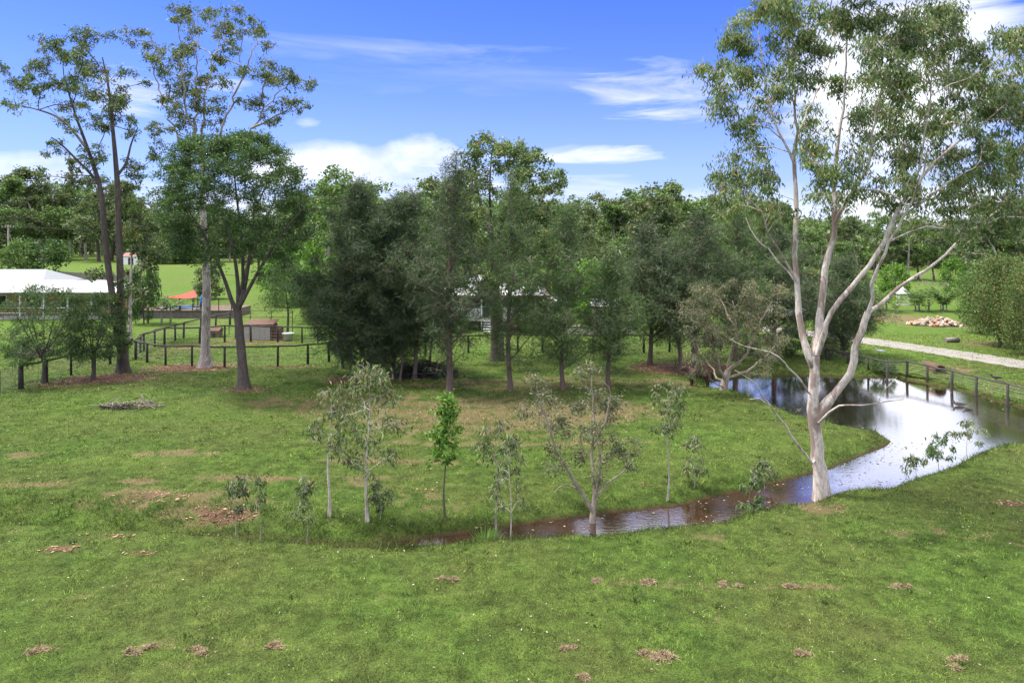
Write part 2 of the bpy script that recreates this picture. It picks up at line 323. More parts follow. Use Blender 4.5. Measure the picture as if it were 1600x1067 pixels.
RED = [(170, 592, 80, 9, .9), (100, 600, 60, 8, .6), (300, 575, 75, 8, .9), (385, 609, 40, 5, .8), (540, 593, 35, 6, .9), (600, 590, 70, 6, .6), (350, 798, 60, 9, .75), (240, 780, 60, 8, .5), (170, 840, 45, 3, .9), (100, 861, 40, 5, .9), (230, 866, 40, 3, .7), (1040, 576, 60, 10, .95), (1100, 572, 50, 8, .9),
       (700, 600, 60, 6, .4), (780, 808, 35, 6, .9), (860, 810, 60, 5, .6), (1580, 788, 25, 5, .9), (360, 540, 150, 3, .4), (660, 765, 30, 4, .5), (1000, 755, 30, 3, .5), (450, 574, 60, 3, .6), (1470, 605, 120, 4, .5)]
def masks(x, y):
    dry = np.zeros_like(x); red = np.zeros_like(x)
    for a in DRY: dry = np.maximum(dry, blob(x, y, *a[:4]) * a[4])
    for a in RED: red = np.maximum(red, blob(x, y, *a[:4]) * a[4])
    lush = np.clip((y - 44 - 3 * np.sin(x * .2)) / 6, 0, 1)
    lush = np.maximum(lush, 0.55 * blob(x, y, 240, 720, 160, 14)); lush = np.maximum(lush, 0.7 * blob(x, y, 650, 570, 400, 12))
    lush = np.maximum(lush, .45 * blob(x, y, 300, 640, 300, 30)); lush = np.maximum(lush, .3 * blob(x, y, 1150, 700, 260, 40))
    return dry, red, np.clip(lush, 0, 1)

def grass_color(nt, dryo, redo, lusho, fine=None):
    g = N(nt, 'ShaderNodeNewGeometry'); pos = g.outputs['Position']
    def nz(s, d=5, r=.6): n = N(nt, 'ShaderNodeTexNoise', Scale=s, Detail=d, Roughness=r); nt.links.new(pos, n.inputs['Vector']); return n.outputs['Fac']
    n_big, n_mid, n_fine = nz(.22), nz(1.3, 6, .65), nz(9, 4, .7)
    base = mixc(nt, ramp(nt, n_mid, [(.32, (0, 0, 0)), (.68, (1, 1, 1))]), (0.052, 0.090, 0.020), (0.118, 0.196, 0.038))
    base = mixc(nt, ramp(nt, n_big, [(.38, (0, 0, 0)), (.66, (1, 1, 1))]), base, mixc(nt, n_mid, (0.060, 0.080, 0.024), (0.152, 0.186, 0.052)))
    n_tuft = nz(3.6, 5, .7)
    base = mixc(nt, 1.0, base, ramp(nt, n_tuft, [(.34, (.66, .64, .6)), (.5, (1.0, 1.0, 1.0)), (.68, (1.35, 1.35, 1.2))]), 'MULTIPLY')
    lushc = mixc(nt, ramp(nt, n_mid, [(.3, (0, 0, 0)), (.7, (1, 1, 1))]), (0.070, 0.135, 0.022), (0.150, 0.250, 0.040)); lushc = mixc(nt, ramp(nt, nz(.09, 6, .7), [(.42, (0, 0, 0)), (.62, (.7, .7, .7))]), lushc, (0.150, 0.185, 0.055))
    base = mixc(nt, lusho, base, lushc)
    thr = nmath(nt, 'MULTIPLY', nmath(nt, 'ADD', nmath(nt, 'SUBTRACT', n_mid, .62), nmath(nt, 'MULTIPLY', dryo, .42)), 6.0, clamp=True)
    base = mixc(nt, nmath(nt, 'MULTIPLY', thr, .85), base, mixc(nt, n_fine, (0.13, 0.095, 0.052), (0.30, 0.235, 0.135)))
    thr2 = nmath(nt, 'MULTIPLY', nmath(nt, 'ADD', nmath(nt, 'SUBTRACT', nmath(nt, 'MULTIPLY', nmath(nt, 'ADD', n_mid, n_fine), .5), .64), nmath(nt, 'MULTIPLY', redo, .34)), 8.0, clamp=True)
    base = mixc(nt, thr2, base, mixc(nt, n_fine, (0.10, 0.055, 0.038), (0.27, 0.165, 0.115)))
    return base, n_fine, n_mid
m, nt, p, o = newmat('lawn')
aa = [N(nt, 'ShaderNodeAttribute', attribute_name=k) for k in ('dry', 'red', 'lush')]
c, nf_, nm_ = grass_color(nt, *[a.outputs['Fac'] for a in aa])
g = N(nt, 'ShaderNodeNewGeometry'); v = N(nt, 'ShaderNodeTexNoise', Scale=28, Detail=3, Roughness=.7); nt.links.new(g.outputs['Position'], v.inputs['Vector'])
c = mixc(nt, 1.0, c, ramp(nt, v.outputs['Fac'], [(.3, (.28, .28, .26)), (.7, (1.1, 1.1, 1.05))]), 'MULTIPLY')
wet = N(nt, 'ShaderNodeSeparateXYZ'); nt.links.new(g.outputs['Position'], wet.inputs[0])
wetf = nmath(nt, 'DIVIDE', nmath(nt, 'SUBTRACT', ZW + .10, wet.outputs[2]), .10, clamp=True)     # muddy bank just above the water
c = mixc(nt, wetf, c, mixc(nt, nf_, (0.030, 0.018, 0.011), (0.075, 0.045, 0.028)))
nt.links.new(c, p.inputs['Base Color']); p.inputs['Roughness'].default_value = .95; p.inputs['Specular IOR Level'].default_value = .1
b = N(nt, 'ShaderNodeBump', Strength=.9, Distance=.06); nt.links.new(v.outputs['Fac'], b.inputs['Height'])
b2 = N(nt, 'ShaderNodeBump', Strength=.6, Distance=.12); nt.links.new(nm_, b2.inputs['Height']); nt.links.new(b.outputs[0], b2.inputs['Normal']); nt.links.new(b2.outputs[0], p.inputs['Normal'])
M['lawn'] = m
m, nt, p, o = newmat('grass_blades')
aa = [N(nt, 'ShaderNodeAttribute', attribute_name=k) for k in ('dry', 'red', 'lush', 'tint')]
c, nf_, nm_ = grass_color(nt, *[a.outputs['Fac'] for a in aa[:3]])
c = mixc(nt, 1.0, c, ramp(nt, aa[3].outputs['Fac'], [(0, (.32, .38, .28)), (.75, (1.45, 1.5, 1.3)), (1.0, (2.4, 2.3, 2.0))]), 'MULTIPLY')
nt.links.new(c, p.inputs['Base Color']); p.inputs['Roughness'].default_value = .7; p.inputs['Specular IOR Level'].default_value = .2
M['blade'] = m

def axis(dense0, dense1, step, lo, hi, grow=1.16):
    a = list(np.arange(dense0, dense1 + 1e-6, step)); s = step; x = dense1
    while x < hi: s *= grow; x += s; a.append(x)
    s = step; x = dense0; l = []
    while x > lo: s *= grow; x -= s; l.append(x)
    return np.array(l[::-1] + a)
gx = axis(-30, 38, .28, -900, 900); gy_ = axis(11, 48, .25, -60, 1600)
GX, GY = np.meshgrid(gx, gy_); GZ = gz(GX.ravel(), GY.ravel()).reshape(GX.shape)
nx, ny = len(gx), len(gy_)
me = bpy.data.meshes.new('ground'); idx = np.arange(nx * ny).reshape(ny, nx)
fc = np.stack([idx[:-1, :-1], idx[:-1, 1:], idx[1:, 1:], idx[1:, :-1]], -1).reshape(-1, 4)
me.vertices.add(nx * ny); me.vertices.foreach_set('co', np.stack([GX, GY, GZ], -1).astype(np.float32).ravel())
me.loops.add(fc.size); me.loops.foreach_set('vertex_index', fc.astype(np.int32).ravel())
me.polygons.add(len(fc)); me.polygons.foreach_set('loop_start', np.arange(0, fc.size, 4, dtype=np.int32)); me.update(calc_edges=True)
me.polygons.foreach_set('use_smooth', np.ones(len(fc), bool))
for k, a in zip(('dry', 'red', 'lush'), masks(GX.ravel(), GY.ravel())):
    at = me.attributes.new(k, 'FLOAT', 'POINT'); at.data.foreach_set('value', a.astype(np.float32))
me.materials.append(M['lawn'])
ground = bpy.data.objects.new('ground', me); link(ground); tag(ground, 'mown green lawn with dry brown patches around the pond', 'ground', kind='structure')

# water
m, nt, p, o = newmat('pond_water')
p.inputs['Base Color'].default_value = (0.040, 0.017, 0.011, 1); p.inputs['Roughness'].default_value = .035; p.inputs['IOR'].default_value = 1.6
g = N(nt, 'ShaderNodeNewGeometry'); mp = N(nt, 'ShaderNodeMapping'); mp.inputs['Scale'].default_value = (1, 2.4, 1); nt.links.new(g.outputs['Position'], mp.inputs[0])
v = N(nt, 'ShaderNodeTexNoise', Scale=4.5, Detail=3, Roughness=.6, Distortion=.8); nt.links.new(mp.outputs[0], v.inputs['Vector'])
b = N(nt, 'ShaderNodeBump', Strength=.04, Distance=.05); nt.links.new(v.outputs['Fac'], b.inputs['Height']); nt.links.new(b.outputs[0], p.inputs['Normal'])
gl = N(nt, 'ShaderNodeBsdfGlossy', Roughness=.03); gl.inputs[0].default_value = (.96, .95, .95, 1); nt.links.new(b.outputs[0], gl.inputs['Normal']); mx = N(nt, 'ShaderNodeMixShader'); sp_ = N(nt, 'ShaderNodeSeparateXYZ'); nt.links.new(g.outputs['Position'], sp_.inputs[0]); sc_ = N(nt, 'ShaderNodeTexNoise', Scale=.9, Detail=4); nt.links.new(g.outputs['Position'], sc_.inputs['Vector'])
film = nmath(nt, 'DIVIDE', nmath(nt, 'SUBTRACT', nmath(nt, 'ADD', nmath(nt, 'ADD', sp_.outputs[0], nmath(nt, 'MULTIPLY', sp_.outputs[1], .9)), nmath(nt, 'MULTIPLY', sc_.outputs['Fac'], 7.0)), 31.5), 5.0, clamp=True)     # silt and scum film dulls the channel
nt.links.new(nmath(nt, 'ADD', nmath(nt, 'MULTIPLY', film, .68), .22), mx.inputs[0])
nt.links.new(p.outputs[0], mx.inputs[1]); nt.links.new(gl.outputs[0], mx.inputs[2]); nt.links.new(mx.outputs[0], o.inputs[0])
M['water'] = m
hx = np.arange(-9, 60, .5); hy = np.arange(15, 52, .5); HX, HYg = np.meshgrid(hx, hy); sd_ = sdf(HX.ravel() + .25, HYg.ravel() + .25)
mb = MB(); vi = {}
def wv(i, j):
    k = (i, j)
    if k not in vi: vi[k] = len(mb.v); mb.v.append((float(hx[i]), float(hy[j]), ZW))
    return vi[k]
for q, d in enumerate(sd_):
    j, i = divmod(q, len(hx))
    if d < 1.0 and i < len(hx) - 1 and j < len(hy) - 1: mb.f.append((wv(i, j), wv(i + 1, j), wv(i + 1, j + 1), wv(i, j + 1))); mb.sm.append(True)
water = mb.build('water', M['water']); tag(water, 'still brown pond and channel reflecting the pale sky', 'water', kind='structure')

# gravel driveway
def ribbon(name, pts, wid, mat, dz):
    pts = [Vector((*gpt(*q), 0)) for q in pts]; mb = MB(); L = []; Rr = []
    dense = []
    for a, b in zip(pts, pts[1:]): dense += [a.lerp(b, k / 14) for k in range(14)]
    dense.append(pts[-1])
    for k, q in enumerate(dense):
        t = (dense[min(k + 1, len(dense) - 1)] - dense[max(k - 1, 0)]).normalized(); n = Vector((-t.y, t.x, 0))
        row = []
        for s in (-.5, -.25, 0, .25, .5):
            jit = wid * (1 + .08 * math.sin(k * 1.7 + s * 9))
            w_ = q + n * s * jit; row.append((w_.x, w_.y, g1(w_.x, w_.y) + dz))
        L.append(row)
    for a, b in zip(L, L[1:]): 
        for i in range(4): mb.add([a[i], a[i + 1], b[i + 1], b[i]], [(3, 2, 1, 0)], True)
    return mb.build(name, mat)
drive = ribbon('driveway', [(1180, 512), (1290, 524), (1355, 534), (1420, 543), (1487, 552), (1600, 570), (1800, 602)], 2.9, M['gravel'], .02)
tag(drive, 'pale grey gravel driveway crossing the paddock on the right', 'driveway', kind='structure')

# ------------------------------------------------------------------ tree toolkit
def unit(a): return a / (np.linalg.norm(a, axis=-1, keepdims=True) + 1e-9)
def resample(pts, rad, step):
    pts = np.asarray(pts, float); rad = np.asarray(rad, float)
    P = np.vstack([2 * pts[0] - pts[1], pts, 2 * pts[-1] - pts[-2]]); op = []; orad = []
    for i in range(1, len(P) - 2):
        n = max(1, int(round(np.linalg.norm(P[i + 1] - P[i]) / step)))
        for k in range(n):
            t = k / n; a, b, c_, d = P[i - 1], P[i], P[i + 1], P[i + 2]
            op.append(.5 * (2 * b + (c_ - a) * t + (2 * a - 5 * b + 4 * c_ - d) * t * t + (3 * b - a - 3 * c_ + d) * t ** 3)); orad.append(rad[i - 1] * (1 - t) + rad[i] * t)
    op.append(pts[-1]); orad.append(rad[-1]); return np.array(op), np.array(orad)
class Tree:
    """skeleton grown from hand-laid limbs towards clumps of leaves; all coordinates relative to the foot of the trunk"""
    def __init__(s, seed): s.r = np.random.default_rng(seed); s.P = []; s.par = []; s.rad = []; s.len = []; s.chains = []; s.twigs = []; s.leaf = []; s.tint = []
    def limb(s, pts, rad, step=.35, wob=.0, snap=True):
        pts = np.array(pts, float); rad = np.linspace(rad[0], rad[1], len(pts)) if len(rad) == 2 else rad
        p_, r_ = resample(pts, rad, step)
        if wob: p_[1:] += s.r.normal(0, wob, (len(p_) - 1, 3)) * [1, 1, .3]
        par = -1
        if s.P and snap:
            d = np.linalg.norm(np.array(s.P) - p_[0], axis=1); par = int(np.argmin(d))
        chain = [par] if par >= 0 else []
        for k in range(len(p_)):
            if par >= 0 and k == 0 and len(s.P) and np.linalg.norm(p_[0] - s.P[par]) < .02: continue
            L = (s.len[par] + np.linalg.norm(p_[k] - s.P[par])) if par >= 0 else 0
            s.P.append(p_[k]); s.par.append(par); s.rad.append(r_[k]); s.len.append(L); par = len(s.P) - 1; chain.append(par)
        s.chains.append(chain); return s
    def reach(s, clumps, pw=.3, pen=1.0, zmin=0.0, rtip=.012, sag=.15, step=.5, pexp=2.3):
        """grow a branch to every clump centre"""
        base = np.array(s.P); c = np.asarray(clumps, float); dmin = np.array([np.min(np.linalg.norm(base - q, axis=1)) for q in c])
        n0 = len(s.P); spec = list(s.rad)
        for i in np.argsort(dmin):
            q = c[i]; P = np.array(s.P); d = np.linalg.norm(P - q, axis=1)
            cost = d + pw * np.array(s.len) + pen * np.maximum(0, P[:, 2] - q[2] + .15 * d) + 100 * (P[:, 2] < zmin)
            k = int(np.argmin(cost)); L = d[k]
            if L < .08: continue
            p0 = P[k]; pd = unit(p0 - P[s.par[k]]) if s.par[k] >= 0 else np.array([0, 0, 1.]); to = unit(q - p0)
            t0 = unit(.5 * pd + .7 * to + np.array([0, 0, .15])); t1 = unit(to + np.array([0, 0, .25 - sag]) + s.r.normal(0, .25, 3))
            n = max(2, int(L / step)); tt = np.linspace(0, 1, n + 1)[1:, None]
            b1, b2 = p0 + t0 * L * .38, q - t1 * L * .33
            path = (1 - tt) ** 3 * p0 + 3 * (1 - tt) ** 2 * tt * b1 + 3 * (1 - tt) * tt ** 2 * b2 + tt ** 3 * q
            path[:-1] += s.r.normal(0, .035 * min(L, 2.0), (n - 1, 3)) if n > 1 else 0
            par = k; chain = [k]
            for w in path:
                s.P.append(w); s.par.append(par); s.rad.append(0); s.len.append(s.len[par] + np.linalg.norm(w - s.P[par])); par = len(s.P) - 1; chain.append(par)
            s.chains.append(chain)
        acc = np.zeros(len(s.P)); 
        has = np.zeros(len(s.P), bool)
        for k in range(len(s.P) - 1, 0, -1):
            if not has[k]: acc[k] = rtip ** pexp
            if s.par[k] >= 0: acc[s.par[k]] += acc[k] ; has[s.par[k]] = True
        rr = acc ** (1 / pexp)
        for k in range(len(s.P)):
            if k < n0: s.rad[k] = spec[k]
            else: s.rad[k] = min(rr[k], .8 * s.rad[s.par[k]] if s.par[k] < n0 else s.rad[s.par[k]])
        return s
    def foliage(s, clumps, rad, tips=7, per=9, L=.14, W=.034, droop=.8, flat=.7, spread=.25, up=0.0, twig=.006, tintc=None, jitter=.25, outward=0.0):
        c = np.asarray(clumps, float); n = len(c); rad = np.broadcast_to(np.asarray(rad, float), (n,))
        d = unit(s.r.normal(0, 1, (n, tips, 3))); d[..., 2] = d[..., 2] * flat + up
        tip = c[:, None, :] + d * (rad[:, None] * s.r.uniform(.35, 1, (n, tips)))[..., None]
        if twig:
            for i in range(n):
                for j in range(tips): s.twigs.append((c[i], tip[i, j], twig))
        pos = tip[:, :, None, :] + s.r.normal(0, 1, (n, tips, per, 3)) * (rad * spread)[:, None, None, None] * np.array([1, 1, .8])
        pull = s.r.uniform(0, .5, (n, tips, per, 1)) ** 1.5; pos = pos * (1 - pull) + c[:, None, None, :] * pull
        ax = unit(s.r.normal(0, 1, pos.shape)) + np.array([0, 0, -droop])
        if outward: ax = ax + outward * unit(pos - c[:, None, None, :])
        ax = unit(ax); sz = s.r.uniform(.65, 1.25, pos.shape[:3])[..., None]
        side = unit(np.cross(ax, s.r.normal(0, 1, pos.shape))) * W * .5 * sz; ax = ax * L * sz
        q = np.stack([pos, pos + ax * .42 + side, pos + ax, pos + ax * .42 - side], -2).reshape(-1, 3)
        ct = s.r.uniform(.2, .7, n) if tintc is None else np.broadcast_to(tintc, (n,))
        tt = np.clip(ct[:, None, None] + s.r.normal(0, jitter, (n, tips, per)), 0, 1)
        odd = s.r.uniform(0, 1, tt.shape) > .965; tt = np.where(odd, 1, np.minimum(tt, .9))
        s.leaf.append(q); s.tint.append(tt.ravel()); return s
    def wood(s, name, mat, flare=1.5, minr=.007, nmax=10, twigs=True, sink=.25):
        P = np.array(s.P); rad = np.maximum(np.array(s.rad), minr); V = []; Fc = []; b = 0
        zb = P[:, 2]; fl = 1 + (flare - 1) * np.exp(-np.maximum(zb, 0) / .28)
        for ci, ch in enumerate(s.chains):
            if len(ch) < 2: continue
            pts = P[ch].copy(); r_ = rad[ch] * fl[ch]
            if s.par[ch[0]] != -1 or ci > 0: r_[0] = min(r_[0], r_[1] * 1.15)
            if ci == 0 or s.par[ch[0]] == -1 and ci == 0: 
                pts = np.vstack([pts[0] - [0, 0, sink], pts]); r_ = np.concatenate([[r_[0] * 1.1], r_])
            n = nmax if r_.max() > .09 else (6 if r_.max() > .03 else 4)
            v, f = tube_np(pts, r_, n); V.append(v); Fc += [tuple(b + i for i in q) for q in f]; b += len(v)
        if twigs:
            for a, e, r0 in s.twigs:
                mid = (a + e) / 2 + s.r.normal(0, .05, 3); v, f = tube_np(np.array([a, mid, e]), np.array([r0 * 1.3, r0, r0 * .5]), 3); V.append(v); Fc += [tuple(b + i for i in q) for q in f]; b += len(v)
        me = bpy.data.meshes.new(name); me.from_pydata(np.vstack(V).tolist(), [], Fc); me.polygons.foreach_set('use_smooth', np.ones(len(Fc), bool)); me.update(); me.materials.append(mat); return me
    def crown(s, name, mat): return np_mesh(name, np.vstack(s.leaf), 4, mat, {'tint': np.concatenate(s.tint)})

def plant(name, label, cat, loc, trunk_me, crown_me, group=None, rz=0.0, sc=1.0, sz=None, tname='trunk', cname='crown'):
    t = thing(name, label, cat, loc, rz, group); t.scale = (sc, sc, sz or sc)
    for nm, m_ in ((tname, trunk_me), (cname, crown_me)):
        if m_ is None: continue
        o = bpy.data.objects.new(nm, m_); link(o); o.parent = t
    return t
def local(base, pts, dys=None):
    """photo pixels at the tree's depth (plus an offset in depth) -> metres relative to the foot of the trunk"""
    out = []
    for k, q in enumerate(pts):
        dy = q[2] if len(q) > 2 else 0.0; w = wpt(q[0], q[1], base[1] + dy); out.append((w[0] - base[0], w[1] - base[1], w[2] - base[2]))
    return np.array(out)
def sample_ell(base, ells, per, depth, r, jit=.75):
    """clump centres inside pads of foliage; each pad gets its own depth so that the crown is round in plan"""
    out = []; cx = np.mean([e[0] for e in ells]); 
    for e in ells:
        x, y, rx, ry = e[:4]; off = e[4] if len(e) > 4 else r.uniform(-1, 1) * depth
        m_per = base[1] / F
        n = max(1, int(round(per * (rx * ry) / 700.0)))
        for k in range(n):
            a = r.uniform(0, 2 * math.pi); q = math.sqrt(r.uniform()) * jit
            out.append((x + rx * q * math.cos(a), y + ry * q * math.sin(a), off + r.uniform(-.6, .6) * rx * m_per))
    return local(base, out)

# ------------------------------------------------------------------ the big white gum at the pond
b0 = gp(1284, 768); base = (b0[0], b0[1], b0[2])
T = Tree(11); s49 = F / base[1]
def px(*q): return local(base, q)
T.limb(px((1285, 770), (1279, 715), (1273, 660), (1272, 600), (1273, 556)), (.27, .235, .225, .24, .22))
T.limb(px((1276, 652), (1293, 628, -.1), (1327, 584, -.3), (1336, 545, -.4), (1347, 515, -.5), (1357, 488, -.6)), (.21, .20, .18, .17, .16, .15))
T.limb(px((1357, 488, -.6), (1362, 465, -.7), (1361, 445, -.9), (1369, 420, -1), (1381, 396, -1.2), (1400, 358, -1.4), (1420, 325, -1.7), (1440, 280, -2), (1450, 230, -2.2)), (.10, .03))
T.limb(px((1357, 488, -.6), (1384, 467, -.3), (1415, 441, 0), (1444, 424, .3), (1466, 408, .5), (1487, 388, .7), (1503, 372, .9), (1545, 340, 1.2), (1590, 305, 1.5), (1640, 265, 2)), (.105, .03))
T.limb(px((1272, 572), (1259, 542, .1), (1250, 507, .3), (1246, 465, .4), (1243, 412, .5), (1242, 360, .6), (1244, 314, .7), (1240, 256, .8)), (.20, .18, .165, .15, .135, .125, .115, .10))
T.limb(px((1240, 256, .8), (1224, 220, .9), (1206, 180, 1.2), (1195, 130, 1.4), (1190, 80, 1.6), (1180, 30, 1.8)), (.07, .02))
T.limb(px((1240, 256, .8), (1243, 205, .5), (1241, 150, .2), (1232, 100, -.1), (1228, 40, -.4), (1230, -30, -.5)), (.08, .02))
T.limb(px((1241, 240, .7), (1250, 205, 1.1), (1263, 172, 1.5), (1288, 120, 2), (1305, 60, 2.3), (1310, -20, 2.6)), (.06, .02))
T.limb(px((1244, 440, .45), (1236, 424, .2), (1222, 400, -.2), (1210, 381, -.5), (1200, 364, -.7), (1188, 331, -1.1), (1161, 304, -1.6), (1132, 290, -2)), (.075, .025))
T.limb(px((1245, 448, .45), (1234, 428, .8), (1216, 410, 1.1), (1200, 388, 1.5), (1182, 372, 1.9), (1165, 340, 2.2)), (.06, .02))
T.limb(px((1274, 560), (1279, 517, .3), (1284, 478, .5), (1287, 439, .6), (1292, 407, .7), (1299, 384, .7), (1304, 355, .7), (1305, 322, .7), (1303, 290, .8), (1310, 220, .9), (1318, 170, 1), (1322, 100, 1.1), (1326, 40, 1.2), (1335, -40, 1.3)),
       (.20, .19, .185, .17, .16, .15, .14, .12, .10, .08, .06, .045, .03, .02))
T.limb(px((1304, 350, .7), (1322, 312, .3), (1339, 287, 0), (1357, 256, -.3), (1364, 209, -.5), (1374, 159, -.8), (1388, 105, -1), (1404, 50, -1.2), (1420, -20, -1.4)), (.10, .02))
T.limb(px((1276, 552), (1283, 530, -.2), (1292, 507, -.4), (1300, 486, -.5), (1315, 468, -.6), (1331, 447, -.7), (1357, 415, -.8), (1381, 378, -.9), (1391, 354, -.9), (1404, 324, -.9), (1424, 297, -.8), (1462, 253, -.6), (1495, 223, -.4), (1532, 196, -.2), (1575, 160, 0)),
       (.14, .14, .13, .125, .12, .115, .11, .105, .10, .095, .085, .07, .05, .035, .02))
T.limb(px((1398, 340, -.9), (1420, 330, -1.3), (1458, 304, -1.7), (1477, 288, -2), (1525, 262, -2.4)), (.06, .02))
T.limb(px((1424, 297, -.8), (1440, 250, -1.3), (1450, 190, -1.8), (1455, 130, -2.2), (1465, 70, -2.5)), (.05, .02))
T.limb(px((1263, 612, -.1), (1249, 592, -.4), (1226, 567, -.8), (1205, 551, -1.2), (1161, 541, -1.6), (1140, 530, -1.8)), (.055, .015))
T.limb(px((1269, 724, -.2), (1250, 700, -.4), (1229, 668, -.7), (1212, 645, -.9), (1195, 622, -1.1), (1178, 597, -1.3), (1149, 578, -1.6)), (.045, .015), snap=True)
T.limb(px((1280, 660, -.25), (1296, 643, -.5), (1312, 634, -.8), (1347, 633, -1.2), (1381, 628, -1.5), (1411, 624, -1.7), (1412, 612, -1.7)), (.05, .012))
T.limb(px((1374, 629, -1.4), (1378, 612, -1.5), (1392, 600, -1.6), (1402, 588, -1.7)), (.016, .008))
T.limb(px((1200, 632, -1.1), (1186, 622, -1.0), (1172, 624, -1.0)), (.015, .006))
hero = [(1110, 98, 24, 22), (1150, 60, 30, 36), (1168, 112, 32, 28), (1138, 160, 34, 24), (1180, 22, 36, 28), (1240, 12, 50, 26), (1215, 135, 24, 26), (1130, 272, 34, 28), (1176, 238, 28, 18), (1160, 302, 28, 20), (1192, 270, 26, 22), (1140, 330, 24, 14),
        (1210, 305, 20, 22), (1262, 100, 30, 34), (1290, 50, 40, 32), (1340, 26, 50, 34), (1310, 140, 22, 26), (1262, 182, 18, 22), (1274, 222, 24, 28), (1282, 272, 28, 34), (1290, 318, 30, 22), (1372, 88, 36, 34), (1402, 45, 50, 38), (1450, 55, 48, 44),
        (1492, 36, 40, 38), (1512, 88, 34, 30), (1460, 112, 42, 30), (1420, 132, 40, 30), (1366, 128, 22, 24), (1340, 196, 22, 22), (1402, 182, 36, 30), (1450, 184, 40, 28), (1490, 140, 30, 28), (1534, 128, 24, 20), (1572, 122, 40, 36), (1610, 165, 42, 42),
        (1562, 186, 30, 28), (1504, 190, 40, 22), (1432, 214, 30, 22), (1390, 232, 30, 28), (1470, 238, 34, 22), (1522, 228, 34, 28), (1562, 238, 30, 24), (1500, 286, 40, 24), (1542, 276, 32, 24), (1600, 280, 44, 36), (1402, 282, 24, 26), (1378, 312, 22, 22),
        (1240, -40, 50, 30), (1320, -50, 60, 34), (1400, -50, 60, 34), (1470, -40, 50, 34), (1350, -95, 80, 26), (1660, 220, 44, 50), (1650, 120, 40, 30), (1340, 250, 20, 22), (1190, 170, 26, 24), (1165, 205, 26, 18), (1555, 320, 40, 20), (1480, 320, 30, 18), (1230, 60, 34, 30), (1215, 340, 22, 16), (1120, 305, 26, 16), (1185, 350, 26, 14), (1420, 345, 30, 14), (1510, 350, 34, 14), (1590, 340, 34, 20), (1575, 60, 26, 20), (1600, 70, 34, 24), (1620, 230, 36, 30), (1545, 160, 28, 20), (1350, 165, 20, 20), (1420, 250, 26, 20), (1330, 300, 20, 16), (1440, 305, 24, 16)]
T.P = [q + T.r.normal(0, .018, 3) * [1, 1, 0] for q in T.P]; T.rad = [r_ * (.62 if q[2] > 3.2 else .82) * T.r.uniform(.93, 1.08) for r_, q in zip(T.rad, T.P)]
hc = sample_ell(base, hero, 6.2, 2.6, T.r, .95)
T.reach(hc, pw=.22, pen=1.2, zmin=4.5, rtip=.011)
T.foliage(hc, T.r.uniform(.36, .70, len(hc)), tips=8, per=17, L=.17, W=.042, droop=1.3, flat=.75, spread=.21, twig=.006)
plant('gum_tree', 'tall white-barked gum with spreading limbs at the pond edge', 'tree', base, T.wood('trunk', M['bark_white'], flare=1.45, nmax=14), T.crown('crown', M['gum']))
if 'HERO_STATS' in globals(): print(len(hc))

# ------------------------------------------------------------------ the tall trees on the left
b0 = gp(187, 582); base = b0; T = Tree(21)
T.limb(px((192, 582), (191, 520), (189, 480), (187, 400), (184, 310), (182, 268), (176, 200), (170, 140), (160, 90)), (.34, .24, .20, .18, .16, .14, .10, .07, .03))
T.limb(px((189, 545), (184, 530, -.2), (178, 480, -.3), (167, 400, -.4), (160, 320, -.5), (154, 284, -.6), (138, 235, -.8), (118, 180, -1), (100, 120, -1.4)), (.20, .20, .18, .17, .15, .13, .09, .06, .03))
T.limb(px((156, 290, -.6), (140, 270, -1), (120, 250, -1.3), (95, 225, -1.8), (80, 215, -2)), (.09, .03))
T.limb(px((140, 238, -.8), (100, 190, 0), (60, 172, .6), (25, 165, 1)), (.09, .02))
T.limb(px((183, 275, 0), (197, 255, .5), (205, 225, 1), (215, 200, 1.2)), (.09, .03))
e = [(20, 118, 24, 18), (60, 115, 28, 22), (15, 165, 18, 12), (75, 70, 24, 14), (100, 108, 32, 26), (140, 58, 26, 18), (168, 54, 13, 12), (122, 84, 26, 18), (152, 102, 28, 20), (115, 150, 36, 22), (166, 150, 32, 22), (206, 112, 14, 12), (190, 172, 28, 22), (140, 196, 28, 18),
     (80, 228, 18, 14), (112, 260, 22, 18), (150, 236, 22, 22), (206, 195, 14, 14), (70, 270, 8, 7), (126, 290, 16, 16), (217, 262, 22, 18), (206, 308, 22, 24), (230, 132, 10, 10), (50, 140, 26, 12), (95, 185, 14, 9), (235, 245, 14, 12), (225, 330, 20, 20), (140, 320, 16, 14), (245, 350, 22, 22), (205, 350, 14, 18)]
hc = sample_ell(base, e, 10.0, 3.0, T.r, 1.0)
T.reach(hc, pw=.2, pen=.9, zmin=6, rtip=.018); T.foliage(hc, T.r.uniform(.4, .75, len(hc)), tips=8, per=14, L=.20, W=.062, droop=.7, spread=.20, twig=.010)
iv = local(base, [(190 + 9 * math.sin(k), 440 + k * 6.5, -.35 + .2 * math.cos(k * 2)) for k in range(17)])
T.foliage(iv, .33, tips=5, per=9, L=.18, W=.09, droop=.4, spread=.3, twig=0, tintc=.25)
plant('gum_tree', 'tall dark-barked twin-stemmed gum at the far left fence corner', 'tree', base, T.wood('trunk', M['bark_red'], flare=1.5, nmax=12), T.crown('crown', M['gum2']))

